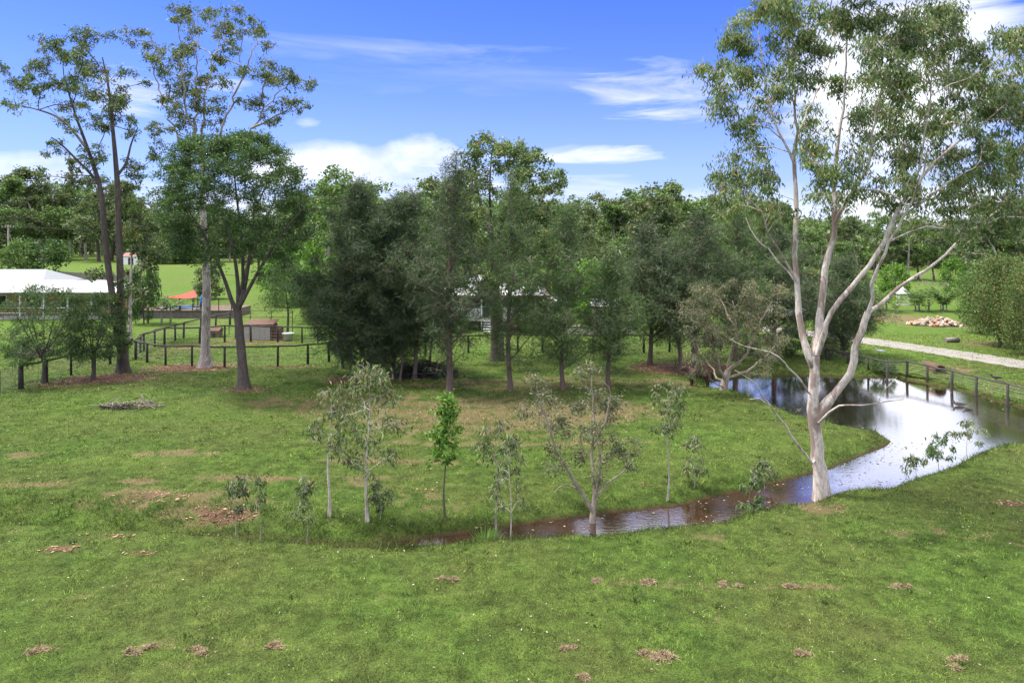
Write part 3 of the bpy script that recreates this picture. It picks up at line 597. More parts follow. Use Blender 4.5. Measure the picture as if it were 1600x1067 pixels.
b0 = gp(320, 574); base = b0; T = Tree(22)
T.limb(px((321, 576), (321, 540), (323, 450), (320, 380), (316, 300), (314, 240)), (.35, .26, .24, .20, .16, .12))
for q in [((314, 245), (300, 200, -1), (288, 150, -1.5), (283, 90, -2), (285, 30, -2)), ((314, 245), (318, 180, 1), (325, 120, 1.5), (345, 60, 2), (360, 20, 2.2)), ((315, 270), (345, 205, 0), (375, 130, 0), (395, 80, 0), (405, 45, 0)),
          ((315, 300), (360, 240, .8), (395, 200, 1), (430, 150, 1.2), (465, 125, 1.5)), ((315, 290), (285, 230, .8), (262, 180, 1.2), (240, 110, 1.5), (220, 65, 1.8)), ((395, 200, 1), (425, 185, .5), (462, 165, .2)), ((316, 280), (305, 170, .5), (308, 90, .5), (312, 20, .5))]:
    T.limb(px(*q), (.085, .02), wob=.07)
e = [(214, 55, 18, 14), (240, 76, 24, 18), (265, 92, 28, 22), (284, 24, 18, 22), (310, 20, 24, 16), (300, 62, 28, 24), (345, 50, 24, 24), (362, 24, 18, 14), (345, 92, 20, 18), (386, 46, 22, 18), (405, 62, 13, 22), (280, 122, 28, 22), (300, 152, 28, 26), (330, 130, 26, 24), (262, 168, 22, 18),
     (250, 200, 22, 16), (392, 160, 22, 18), (400, 112, 26, 18), (430, 110, 22, 22), (452, 126, 22, 18), (480, 146, 13, 22), (464, 170, 18, 12), (440, 160, 18, 14), (420, 186, 22, 12), (330, 170, 26, 22), (300, 190, 26, 16), (270, 140, 18, 14), (365, 80, 12, 10), (245, 225, 14, 12), (340, 195, 14, 12)]
hc = sample_ell(base, e, 10.0, 3.0, T.r, 1.0)
T.reach(hc, pw=.2, pen=.9, zmin=11, rtip=.018); T.foliage(hc, T.r.uniform(.4, .75, len(hc)), tips=8, per=14, L=.20, W=.062, droop=.8, spread=.20, twig=.010)
plant('gum_tree', 'very tall gum with smooth pale trunk behind the front rail fence', 'tree', base, T.wood('trunk', M['bark_pale'], flare=1.7, nmax=12), T.crown('crown', M['gum2']))

b0 = gp(381, 607); base = b0; T = Tree(23)
T.limb(px((381, 608), (378, 560), (374, 515), (371, 485)), (.30, .23, .21, .21))
for q, r0 in [(((371, 490), (362, 470, -.1), (352, 440, -.3), (338, 405, -.6), (318, 365, -1), (295, 330, -1.4)), .13), (((372, 488), (372, 450, .2), (366, 400, .4), (352, 350, .6), (335, 300, 1)), .13), (((372, 485), (382, 450, .1), (390, 400, .3), (395, 350, .4), (400, 290, .5)), .13), (((374, 480), (395, 440, -.4), (418, 400, -.8), (445, 360, -1.2), (470, 330, -1.5)), .11),
             (((380, 450), (378, 380, -1), (370, 310, -1.5), (365, 260, -2)), .09), (((372, 470), (385, 420, 1.2), (410, 360, 2), (430, 310, 2.6)), .09)]: T.limb(px(*q), (r0, .03))
m1 = base[1] / F; hc = []
while len(hc) < 700:
    a, u = T.r.uniform(0, 2 * math.pi), T.r.uniform(-.7, 1); q = math.sqrt(max(0, 1 - u * u)) * T.r.uniform(.45, 1.0) ** .5
    x, y, z = 118 * m1 * q * math.cos(a), 105 * m1 * q * math.sin(a), (112 if u > 0 else 140) * m1 * u * T.r.uniform(.84, 1)
    hc.append((x - 15 * m1, y, z + (608 - 318) * m1))
hc = np.array(hc); lob = np.sin(hc[:, 0] * 2.1 + 1) * np.sin(hc[:, 2] * 2.3) * np.sin(hc[:, 1] * 2 + .5); hc = hc[lob > -.1]; hc[:, 2] += .25 * np.sin(hc[:, 0] * 1.7) 
hc = np.vstack([hc, sample_ell(base, [(430, 395, 30, 14), (470, 370, 24, 16), (455, 420, 30, 12), (400, 425, 22, 12), (300, 385, 26, 16), (275, 350, 26, 18), (420, 440, 22, 10), (478, 305, 16, 22), (440, 455, 24, 9), (340, 420, 14, 10)], 3.5, 2, T.r)])
T.reach(hc, pw=.12, pen=.8, zmin=3.2, rtip=.011); hz = np.clip((hc[:, 2] - 6) / 8, 0, 1)
T.foliage(hc, T.r.uniform(.45, .75, len(hc)), tips=8, per=17, L=.15, W=.055, droop=.0, flat=.45, up=.12, spread=.25, twig=.007, tintc=T.r.uniform(.25, .7, len(hc)))
plant('wattle_tree', 'dome-crowned bright green tree with slim brown trunk on the lawn', 'tree', base, T.wood('trunk', M['bark_brown'], flare=1.45, nmax=12), T.crown('crown', M['dome']))

# tall gum behind the she-oaks in the middle
b0 = gp(777, 563); base = b0; T = Tree(24)
T.limb(px((777, 566), (777, 520), (774, 470), (772, 430), (771, 395)), (.46, .42, .38, .26, .20))
for q, r0 in [(((772, 450), (752, 420, -.5), (738, 380, -1), (735, 330, -1.3), (738, 280, -1.5)),  .11), (((771, 400), (768, 350, .3), (765, 300, .5), (768, 240, .8)), .12), (((771, 400), (785, 350, -.3), (800, 300, -.5), (818, 250, -.8)), .10), (((772, 430), (805, 390, 1), (835, 340, 1.5), (855, 290, 2)), .09), (((771, 380), (755, 330, 1.5), (745, 290, 2), (742, 255, 2.3)), .12),
             (((775, 480), (745, 460, -.8), (715, 440, -1.5), (700, 420, -2)), .1), (((775, 480), (800, 455, .8), (830, 440, 1.4), (850, 425, 2)), .1)]: T.limb(px(*q), (r0, .04))
e = [(765, 224, 34, 14), (742, 252, 26, 24), (790, 248, 30, 24), (818, 238, 22, 16), (838, 260, 28, 20), (862, 282, 22, 20), (850, 310, 28, 24), (870, 335, 16, 14), (722, 285, 20, 24), (706, 300, 18, 30), (815, 290, 28, 24), (830, 345, 30, 26), (800, 330, 20, 22), (735, 330, 22, 26), (715, 350, 22, 26), (760, 290, 14, 18), (850, 380, 30, 24), (720, 400, 28, 24), (800, 385, 22, 22), (745, 365, 18, 18)]
hc = sample_ell(base, e + [(745, 438, 30, 18), (800, 430, 30, 18), (770, 448, 20, 12), (828, 442, 26, 14), (715, 445, 24, 14)], 15.0, 3.4, T.r, 1.0); T.reach(hc, pw=.2, pen=.9, zmin=5, rtip=.018)
T.foliage(hc, T.r.uniform(.45, .8, len(hc)), tips=7, per=13, L=.25, W=.10, droop=.6, spread=.22, twig=.010)
plant('gum_tree', 'large gum with thick reddish trunk in front of the white house', 'tree', base, T.wood('trunk', M['bark_red'], flare=1.3, nmax=12), T.crown('crown', M['gum']))

# ------------------------------------------------------------------ she-oaks
def she_oak(H, W_, seed, mat, r0=.13, skirt=.14, dense=1.0, lean=(0, 0), bark='bark_oak', L=.34, W=.023):
    T = Tree(seed); r = T.r
    k = np.linspace(0, 1, 8); pts = np.stack([lean[0] * k ** 1.5 + .12 * np.sin(k * 5 + seed), lean[1] * k ** 1.5 + .1 * np.cos(k * 4 + seed), k * H * .97], -1); pts[0, :2] = 0
    T.limb(pts, np.array([r0 * (1 - q) ** .8 + .012 for q in k])); sk = np.array(T.P); cl = []
    nb = int(62 * dense)
    for i in range(nb):
        u = skirt + (1 - skirt) * (i + r.uniform()) / nb; z = u * H * .97; a = i * 2.4 + r.uniform(-.5, .5)
        w = 1.2 * W_ * (min(1, (1.02 - u) * 1.45) ** .95) * (.55 + .45 * min(1, (u - skirt) * 5 + .35)) * r.uniform(.4, 1.3)
        p0 = sk[np.argmin(np.abs(sk[:, 2] - z))]; d = np.array([math.cos(a), math.sin(a), 0]); rise = w * r.uniform(.35, 1.0)
        if p0[2] < (.8 if skirt > .07 else .25): continue
        q = [p0, p0 + d * w * .4 + [0, 0, rise * .45], p0 + d * w * .75 + [0, 0, rise * .85], p0 + d * w + [0, 0, rise]]
        rb = min(.016 + w * .013, r0 * .6); T.limb(q, (rb, .008), step=.6, wob=.03)
        n = max(2, int(w / .33)); tt = np.linspace(.28, 1.04, n)
        for t in tt:
            c = p0 + d * w * t + np.array([0, 0, rise * min(1, t * 1.1)]) + r.normal(0, .16, 3); cl.append(c)
            if r.uniform() < (.6 if dense > 1.12 else .5): cl.append(c + r.normal(0, .36, 3) + [0, 0, -.1])
    cl.append(np.array([sk[-1][0], sk[-1][1], H])); cl = np.array(cl)
    T.foliage(cl, r.uniform(.36, .60, len(cl)), tips=6, per=(13 if dense > 1.12 else 10), L=L, W=W, droop=.35, flat=.7, spread=.30, up=.15, twig=.007, outward=.5, jitter=.22, tintc=r.uniform(.05, .85, len(cl)))
    return T.wood('trunk', M[bark], flare=1.35, nmax=10), T.crown('crown', M[mat]), len(cl)
oaks = [(566, 587, 283, 74, 31, 'oak', .13, .02, 2.0, 'dark dense she-oak with branches sweeping to the ground, leftmost of the grove', 0.0),
        (613, 588, 308, 60, 32, 'oak', .10, .05, 1.5, 'dark she-oak beside the stick heap, second from the left of the grove', .3),
        (648, 590, 300, 52, 33, 'oak', .11, .18, 1.1, 'dark she-oak with a thin bare trunk directly behind the stick heap', -.2),
        (703, 612, 243, 58, 34, 'oak', .16, .12, 1.1, 'tallest she-oak with a straight reddish trunk right of the stick heap', .2),
        (798, 610, 272, 52, 35, 'oak2', .12, .14, .85, 'slender she-oak with pale upper trunk in front of the large gum', -.1),
        (880, 608, 322, 50, 36, 'oak2', .11, .12, 1.05, 'paler green she-oak right of the white house', .1),
        (950, 604, 395, 44, 37, 'oak2', .11, .16, .95, 'short fork-trunked she-oak in front of the cream shed', .2),
        (1015, 570, 352, 56, 38, 'oak', .14, .14, 1.1, 'bushy she-oak standing in red leaf litter left of the pony', 0),
        (1062, 581, 392, 44, 39, 'oak', .13, .2, 1.0, 'leaning dark-trunked she-oak just behind the pony', -1.2),
        (1084, 574, 326, 62, 40, 'oak', .22, .16, 1.1, 'thick-trunked she-oak behind the paperbark at the pond corner', .4),
        (1150, 562, 318, 70, 41, 'oak2', .18, .10, 1.1, 'broad she-oak rising above the drooping paperbark', 0),
        (1212, 560, 345, 60, 42, 'oak', .16, .08, 1.1, 'dark she-oak on the far pond bank left of the white gum', 0),
        (1318, 556, 405, 44, 43, 'oak', .14, .05, 1.2, 'dark bushy she-oak on the far pond bank right of the white gum', 0)]
OAKM = []
for (x, y, top, hw, seed, mt, r0, sk, de, lb, lean) in oaks:
    b = gp(x, y); m1 = b[1] / F; H = (y - top) * m1
    tm, cm, n = she_oak(H, hw * m1, seed, mt, r0, sk, de, (lean, 0)); OAKM.append((tm, cm, H))
    plant('she_oak', lb, 'tree', b, tm, cm, 'she-oak grove in the middle of the lawn')
# slim young stems inside the grove
for i, (x, y, top, lb) in enumerate([(590, 572, 330, 'dark she-oak filling the back of the grove left of the stick heap'), (536, 575, 400, 'thin young she-oak stem at the left edge of the grove'), (672, 584, 420, 'thin young she-oak stem right beside the stick heap'), (625, 592, 430, 'thin young she-oak stem left of the stick heap')]):
    b = gp(x, y); m1 = b[1] / F; tm, cm, n = she_oak((y - top) * m1, 1.9 if top < 350 else 1.1, 60 + i, 'oak', .06, .15 if top < 350 else .25, 1.5 if top < 350 else .5); plant('she_oak', lb, 'tree', b, tm, cm, 'she-oak grove in the middle of the lawn')

# ------------------------------------------------------------------ paperbark leaning over the pond
b0 = gp(1131, 611); base = b0; T = Tree(50)
T.limb(px((1131, 612), (1133, 595), (1138, 578)), (.20, .17, .15))
for q, r0 in [(((1133, 596), (1120, 560, -.4), (1112, 530, -.8), (1096, 500, -1.2), (1085, 470, -1.5)), .09), (((1138, 580), (1146, 545, .3), (1150, 510, .5), (1145, 470, .6)), .10), (((1138, 578), (1160, 560, -.3), (1172, 540, -.6), (1190, 500, -1), (1205, 470, -1.2)), .09), (((1135, 590), (1165, 580, .4), (1192, 560, .8), (1215, 535, 1.2)), .07), (((1133, 600), (1118, 585, .8), (1100, 560, 1.3), (1085, 530, 1.8)), .06), (((1150, 510, .5), (1130, 480, 1.2), (1120, 455, 1.6)), .05), (((1131, 604), (1116, 598, -.6), (1104, 582, -1.0)), .04)]: T.limb(px(*q), (r0, .02), wob=.05)
e = [(1100, 462, 34, 20), (1146, 448, 40, 20), (1196, 462, 34, 24), (1085, 505, 30, 30), (1128, 495, 36, 28), (1170, 500, 36, 30), (1205, 510, 28, 26), (1098, 545, 26, 20), (1140, 540, 30, 20), (1178, 552, 30, 20), (1215, 545, 20, 20), (1085, 570, 16, 14), (1195, 580, 20, 12)]
hc = sample_ell(base, e, 9.0, 2.0, T.r, 1.0); T.reach(hc, pw=.12, pen=.6, zmin=.6, rtip=.011, sag=.5)
T.foliage(hc, T.r.uniform(.35, .7, len(hc)), tips=8, per=16, L=.17, W=.04, droop=1.0, spread=.26, twig=.008)
plant('paperbark_tree', 'drooping grey-brown paperbark leaning over the pond corner by the pony', 'tree', base, T.wood('trunk', M['bark_paper'], flare=1.3), T.crown('crown', M['paper']))

# ------------------------------------------------------------------ saplings along the channel
def sapling(x, y, top, hw, seed, label, stem='bark_pale', leaf='sap', clear=.35, n=26, L=.17, W=.045, tips=5, per=6, r0=.035, droop=1.2, rad=.30, lean=0.0, group='saplings planted along the channel', name='sapling', water=False, tint=None):
    b = list(gpt(x, y, ZW) if water else gpt(x, y)); b = (b[0], b[1], g1(*b)); m1 = b[1] / F; H = (y - top) * m1; W_ = hw * m1; T = Tree(seed)
    k = np.linspace(0, 1, 6); pts = np.stack([lean * k + .05 * np.sin(k * 6 + seed) * H / 4, .05 * np.cos(k * 5 + seed) - .05 * math.cos(seed), k * H * .93], -1); pts[0] = 0
    T.limb(pts, np.array([.72 * r0 * (1 - .85 * q) for q in k]), step=.2); r = T.r; cl = []
    n = max(5, int(n * .95))
    for i in range(n):
        u = clear + (1 - clear) * r.uniform() ** .8; w = W_ * (.25 + .75 * math.sin(math.pi * min(1, (u - clear) / (1 - clear) * .8 + .15))); a = r.uniform(0, 6.28)
        q = math.sqrt(r.uniform(.05, 1)); cl.append((lean * u + w * q * math.cos(a), w * q * math.sin(a), u * H))
    cl = np.array(cl); T.reach(cl, pw=.1, pen=1.2, zmin=clear * H * .6, rtip=.006, step=.25); 
    T.foliage(cl, r.uniform(.7, 1.2, n) * rad, tips=tips, per=per, L=L, W=W, droop=droop, spread=.3, twig=.0035, tintc=tint)
    return plant(name, label, 'sapling', b, T.wood('trunk', M[stem], flare=1.5, minr=.004, sink=.12), T.crown('crown', M[leaf]), group)
sapling(515, 803, 608, 30, 71, 'thin sapling with white-blotched trunk left of the taller white-stemmed one', clear=.55, n=22, stem='bark_white', r0=.06, rad=.32)
sapling(574, 808, 562, 62, 72, 'widest slender gum sapling with white-speckled trunk and drooping grey-green leaves', clear=.32, n=62, stem='bark_white', r0=.065, rad=.38, per=7)
sapling(695, 800, 612, 25, 73, 'straight young tree with bright green broad leaves on a bare brown stem', stem='bark_brown', leaf='bright', clear=.45, n=30, L=.15, W=.085, droop=.2, r0=.04, rad=.24, per=7, tint=.5)
sapling(775, 806, 640, 32, 74, 'thin pale-stemmed sapling on the red bank left of the big paperbark sapling', clear=.45, n=24, stem='bark_pale', r0=.035)
sapling(797, 824, 655, 28, 75, 'thin sapling rooted at the water edge beside its pale-stemmed neighbour', clear=.35, n=18, stem='bark_white', r0=.03)
sapling(1043, 768, 583, 30, 76, 'slim white-stemmed sapling with a feathery top on the right channel bank', clear=.55, n=30, stem='bark_pale', r0=.04, L=.14)
sapling(1085, 752, 676, 20, 77, 'low leafy sapling just right of the feathery white-stemmed sapling', clear=.2, n=16, r0=.02, rad=.22)
sapling(1195, 746, 697, 17, 78, 'small bushy sapling on the bank left of the white gum', clear=.3, n=14, r0=.02, rad=.22, tint=.35)
sapling(1172, 806, 748, 18, 79, 'small green sapling standing in the channel left of the white gum', clear=.25, n=13, r0=.018, rad=.2, leaf='dome', water=True)
sapling(480, 838, 712, 20, 80, 'spindly sapling in the dry ditch left of the white-blotched sapling', clear=.3, n=13, r0=.02, rad=.25)
sapling(368, 836, 738, 18, 81, 'leafy spindly sapling at the ditch, leftmost of all', clear=.45, n=12, r0=.018, rad=.25, tint=.25)
sapling(407, 841, 752, 13, 82, 'nearly bare thin stake-like sapling at the ditch, second from the left', clear=.5, n=7, r0=.016, rad=.2)
sapling(594, 806, 742, 18, 83, 'knee-high shrubby sapling at the foot of the widest sapling', clear=.25, n=14, r0=.015, rad=.22)
sapling(1432, 752, 713, 17, 84, 'small dark sapling in the shallows on the near pond shore', clear=.3, n=9, r0=.015, rad=.2, water=True, tint=.3)
sapling(1468, 742, 682, 20, 85, 'taller pale green sapling in the shallows on the near pond shore', clear=.4, n=16, r0=.018, rad=.22, water=True, leaf='dome')
sapling(1512, 722, 660, 20, 86, 'wispy sapling half in the water, rightmost on the near pond shore', clear=.35, n=12, r0=.018, rad=.22, water=True)
# the big multi-stemmed one
b0 = (*gpt(925, 806, -.2), 0); base = (b0[0], b0[1], g1(b0[0], b0[1])); T = Tree(90)
T.limb(px((926, 806), (928, 790), (930, 770)), (.09, .08, .07), step=.2)
for q, r0 in [(((926, 800), (905, 765, -.2), (885, 730, -.4), (868, 700, -.5), (855, 660, -.6), (842, 620, -.7), (838, 590, -.7)), .06), (((930, 780), (926, 730, .2), (925, 690, .3), (928, 650, .4), (925, 600, .5), (926, 575, .5)), .06), (((930, 775), (950, 755, .2), (975, 735, .4), (990, 705, .6)), .04), (((925, 700, .3), (945, 660, -.2), (955, 620, -.4)), .03), (((900, 762, -.2), (880, 757, -.6), (866, 770, -.8)), .025), (((930, 780), (938, 720, -.5), (932, 670, -.6), (950, 640, -.8)), .045)]: T.limb(px(*q), (r0, .012), step=.2, wob=.015)
e = [(838, 598, 18, 16), (846, 630, 24, 20), (866, 655, 24, 20), (822, 640, 14, 12), (878, 675, 18, 14), (925, 588, 24, 18), (930, 625, 30, 24), (905, 640, 20, 20), (950, 640, 24, 20), (930, 665, 28, 16), (962, 628, 16, 10), (960, 695, 22, 14), (988, 698, 16, 14), (975, 720, 18, 12), (950, 715, 18, 14), (900, 715, 20, 14), (870, 725, 18, 12), (860, 700, 14, 12), (935, 745, 12, 14), (985, 728, 10, 8), (912, 680, 16, 10)]
hc = sample_ell(base, e, 10.5, .9, T.r, .95); T.reach(hc, pw=.1, pen=.8, zmin=.4, rtip=.006, step=.25)
T.foliage(hc, T.r.uniform(.22, .40, len(hc)), tips=7, per=8, L=.11, W=.04, droop=.3, spread=.28, twig=.004)
plant('sapling', 'large multi-stemmed pale paperbark sapling leaning out of the channel water', 'sapling', base, T.wood('trunk', M['bark_paper'], flare=1.2, minr=.004), T.crown('crown', M['paper']), 'saplings planted along the channel')
# small open trees in front of the left house
for (x, y, top, hw, seed, lb) in [(68, 598, 447, 66, 91, 'small feathery multi-stemmed tree left on the fence line before the white roof'), (146, 592, 460, 46, 92, 'small dark leafy tree beside the twin-stemmed gum')]:
    b0 = gp(x, y); base = b0; m1 = b0[1] / F; T = Tree(seed); H = (y - top) * m1; W_ = hw * m1
    T.limb([(0, 0, 0), (.05, 0, H * .25), (0, 0, H * .35)], (.10, .07))
    for a in range(7):
        an = a * .9 + seed; T.limb([(0, 0, H * (.2 + .02 * a)), (W_ * .3 * math.cos(an), W_ * .3 * math.sin(an), H * .5), (W_ * .6 * math.cos(an), W_ * .6 * math.sin(an), H * .8)], (.045, .012))
    hc = []
    for i in range(190):
        u = T.r.uniform(.25, 1); w = W_ * (.45 + .55 * math.sin(math.pi * min(1, u * .95))); a = T.r.uniform(0, 6.28); q = math.sqrt(T.r.uniform(.1, 1)); hc.append((w * q * math.cos(a), w * q * math.sin(a), u * H))
    hc = np.array(hc); T.reach(hc, pw=.15, pen=.8, zmin=H * .15, rtip=.008)
    T.foliage(hc, T.r.uniform(.3, .5, len(hc)), tips=6, per=12, L=.17, W=.035, droop=.3, spread=.3, twig=.006)
    plant('wattle_tree', lb, 'tree', b0, T.wood('trunk', M['bark_brown']), T.crown('crown', M['dome']))

# ------------------------------------------------------------------ generic gums and bushes for the distance
def gen_gum(H, seed, mat, bark, L=.42, W=.24, rx=.26, z0=.30, n=64, per=11):
    T = Tree(seed); r = T.r; ln = r.normal(0, .05 * H, 2); r0 = .017 * H
    k = np.linspace(0, 1, 5); T.limb(np.stack([ln[0] * k ** 1.5, ln[1] * k ** 1.5, k * H * .62], -1), np.array([r0 * (1 - .6 * q) for q in k]), step=.8)
    pads = []
    for i in range(16):
        u = r.uniform(z0, .97); w = rx * H * math.sin(math.pi * min(1, max(.12, (u - z0) / (1 - z0) * .75 + .22))) ; a = r.uniform(0, 6.28); q = math.sqrt(r.uniform(.0, 1)); pads.append((ln[0] + w * q * math.cos(a), ln[1] + w * q * math.sin(a), u * H))
    pads.append((ln[0], ln[1], H * .97)); hc = []
    for i in range(n):
        c = pads[i % len(pads)]; hc.append(np.array(c) + r.normal(0, .05 * H, 3) * [1, 1, .55])
    hc = np.array(hc); T.reach(hc, pw=.2, pen=.9, zmin=.25 * H, rtip=.03, step=.9)
    T.foliage(hc, r.uniform(.045, .075, n) * H, tips=8, per=per, L=L, W=W, droop=.4, spread=.3, twig=0)
    return T.wood('trunk', M[bark], flare=1.3, nmax=7, minr=.02), T.crown('crown', M[mat]), H
def gen_bush(H, W_, seed, mat, L=.3, W=.14, n=60, bark='bark_brown', per=9, dome=.9, z0=.12):
    T = Tree(seed); r = T.r; T.limb([(0, 0, 0), (.03 * H, 0, .3 * H), (0, .02 * H, .55 * H)], (.025 * H, .012 * H), step=.4); hc = []
    for i in range(n):
        u = r.uniform(z0, 1); w = W_ * math.sqrt(max(0.03, 1 - ((u - .45) / .58) ** 2)) * dome; a = r.uniform(0, 6.28); q = r.uniform(.25, 1) ** .5; hc.append((w * q * math.cos(a), w * q * math.sin(a), u * H))
    hc = np.array(hc); T.reach(hc, pw=.15, pen=.5, zmin=.08 * H, rtip=.012, step=.5); T.foliage(hc, r.uniform(.13, .22, n) * H, tips=7, per=per, L=L, W=W, droop=.3, spread=.3, twig=0)
    return T.wood('trunk', M[bark], flare=1.2, nmax=7, minr=.01), T.crown('crown', M[mat]), H
GUMS = [gen_gum(16, 101, 'forest', 'bark_pale'), gen_gum(16, 102, 'forest2', 'bark_brown'), gen_gum(16, 103, 'forest', 'bark_brown', rx=.22), gen_gum(16, 104, 'forest2', 'bark_pale', rx=.3, z0=.35), gen_gum(16, 105, 'forest', 'bark_white', rx=.2), gen_gum(16, 106, 'forest2', 'bark_red', z0=.25, n=60)]
BUSH = [gen_bush(4, 2.4, 111, 'bright'), gen_bush(4, 2.2, 112, 'forest2'), gen_bush(4, 2.6, 113, 'dome'), gen_bush(4, 2.0, 114, 'forest')]
FINE = [gen_bush(6.5, 3.0, 115, 'forest2', L=.22, W=.08, n=210, per=12), gen_bush(6.5, 2.8, 116, 'gum2', L=.22, W=.08, n=210, per=12), gen_bush(6, 2.8, 117, 'dome', L=.18, W=.06, n=150, per=9, z0=.4)]
def put(kind, proto, x, Y, top, label, cat='tree', group=None, name='gum_tree', rz=None, wide=1.0):
    """a copy of a distant tree, its crown reaching the given row of the photograph"""
    X = (x - 800) * Y / F; zb = g1(X, Y); H = CAMH - (top - HY) * Y / F - zb; sc = H / proto[2]
    return plant(name, label, cat, (X, Y, zb), proto[0], proto[1], group, rng.uniform(0, 6.28) if rz is None else rz, sc * wide, sc)
# trees and bushes one can tell apart, front to back
put(0, GUMS[0], 203, 51.5, 318, 'grey gum with bare crooked limbs behind the twin-stemmed gum', wide=.9)
put(0, BUSH[0], 505, 66, 402, 'large bright green bushy tree at the left edge of the she-oak grove', 'tree', None, 'bushy_tree', wide=1.1)
put(0, BUSH[0], 463, 80, 378, 'bright green tree behind the dome-crowned tree', 'tree', None, 'bushy_tree', wide=.9)
put(0, FINE[2], 449, 55, 410, 'small spreading tree beside the white coop panel', 'tree', None, 'bushy_tree', wide=.75)
put(0, BUSH[1], 545, 60, 440, 'dark green shrub between the bright bush and the grove', 'shrub', None, 'shrub')
put(0, GUMS[3], 530, 82, 266, 'open-crowned gum standing above the bright green bush against the cloud', wide=1.0)
put(0, GUMS[5], 640, 88, 300, 'gum crown showing between the two dark she-oak peaks')
put(0, GUMS[4], 1012, 76, 288, 'pale-limbed gum with flat dark crown behind the cream shed', wide=1.25)
put(0, GUMS[2], 915, 84, 322, 'gum behind the canopy right of the white house', wide=1.1)
put(0, GUMS[1], 1090, 80, 316, 'gum rising behind the broad she-oak', wide=1.1)
put(0, BUSH[0], 935, 64, 408, 'light green tree directly behind the cream shed', 'tree', None, 'bushy_tree', wide=.8)
put(0, BUSH[3], 860, 57, 470, 'low dark garden shrub at the right end of the verandah', 'shrub', None, 'shrub')
put(0, BUSH[1], 820, 56.5, 492, 'low garden shrub below the verandah rail', 'shrub', None, 'shrub', wide=1.3)
put(0, BUSH[0], 712, 57, 486, 'low garden shrub at the left end of the verandah', 'shrub', None, 'shrub', wide=1.3)
put(0, FINE[1], 1563, 50, 405, 'bushy dark tree clump on the right beside the driveway', 'tree', None, 'bushy_tree', wide=.8)
put(0, FINE[0], 1530, 57, 425, 'rounded bush left of the dark clump by the driveway', 'tree', None, 'bushy_tree', wide=.7)
put(0, FINE[1], 1610, 46, 425, 'bushy tree cut by the right edge of the picture', 'tree', None, 'bushy_tree', wide=.7)
put(0, GUMS[0], 1575, 72, 322, 'tall gum with reddish limbs above the right bush clump', wide=1.2)
put(0, BUSH[0], 1498, 92, 402, 'round bright green tree behind the palms on the right', 'tree', None, 'bushy_tree', wide=.75)
put(0, BUSH[0], 1398, 95, 413, 'bright green rounded tree behind the gazebo', 'tree', None, 'bushy_tree', wide=.9)
put(0, BUSH[1], 1345, 88, 430, 'dark shrub left of the gazebo', 'shrub', None, 'shrub')
put(0, BUSH[3], 325, 88, 418, 'dark round shrub in the far field behind the pale trunk', 'shrub', None, 'shrub', wide=.9)
put(0, BUSH[1], 290, 205, 372, 'dark dense tree at the far end of the field, right one', 'tree', None, 'bushy_tree', wide=2.2)
put(0, BUSH[3], 255, 205, 374, 'dark dense tree at the far end of the field, left one', 'tree', None, 'bushy_tree', wide=2.2)
put(0, BUSH[1], 25, 120, 380, 'rounded green tree behind the power pole', 'tree', None, 'bushy_tree', wide=.8)
put(0, BUSH[2], 70, 125, 372, 'rounded tree just right of the power pole', 'tree', None, 'bushy_tree', wide=.9)
put(0, BUSH[2], 225, 62, 415, 'small young tree by the deck behind the twin-stemmed gum', 'tree', None, 'bushy_tree', wide=.45)
for (x, Y_, top, q, lb) in [(1112, 50, 520, 3, 'dark shrub on the far pond bank behind the paperbark'), (1168, 47, 530, 3, 'dark shrub on the far pond bank between paperbark and white gum'), (1238, 46, 515, 1, 'leafy shrub on the far pond bank at the white gum trunk'), (1296, 45, 530, 3, 'dark shrub by the pond fence just right of the white gum'), (1340, 43.5, 550, 1, 'low reedy shrub at the pond fence under the right limb'), (1380, 41, 560, 2, 'small bright shrub growing through the pond fence')]:
    put(0, BUSH[q], x, Y_, top, lb, 'shrub', 'shrubs on the far pond bank', 'shrub', wide=1.2)
for k, x in enumerate(list(range(575, 1310, 46))):
    Y_ = 74 + 5 * (k % 3); put(0, BUSH[(1, 3, 2, 3)[k % 4]], x, Y_, 425 - 22 * ((k * 7) % 3) / 2, 'dark bushy understorey tree ' + ('left of the white house' if x < 700 else 'directly behind the white house' if x < 850 else 'behind the cream shed' if x < 1000 else 'behind the right she-oaks') + ', ' + ('first', 'second', 'third', 'fourth', 'fifth', 'sixth', 'seventh')[k - (0 if x < 700 else 3 if x < 850 else 6 if x < 1000 else 10)] + ' from its left', 'tree', 'understorey behind the houses', 'bushy_tree', wide=1.1)
dead = Tree(120); dead.limb([(0, 0, 0), (0, 0, 1)], (.06, .05)); hc = dead.r.normal(0, 1, (70, 3)) * [1.4, 1.4, .7] + [0, 0, 2.2]; dead.reach(hc, pw=.1, pen=.3, zmin=.3, rtip=.015)
X, Y = (1462 - 800) * 88 / F, 88; plant('dead_bush', 'bare grey leafless bush behind the palms', 'shrub', (X, Y, g1(X, Y)), dead.wood('branches', M['bark_dead'], minr=.014), None, tname='branches')
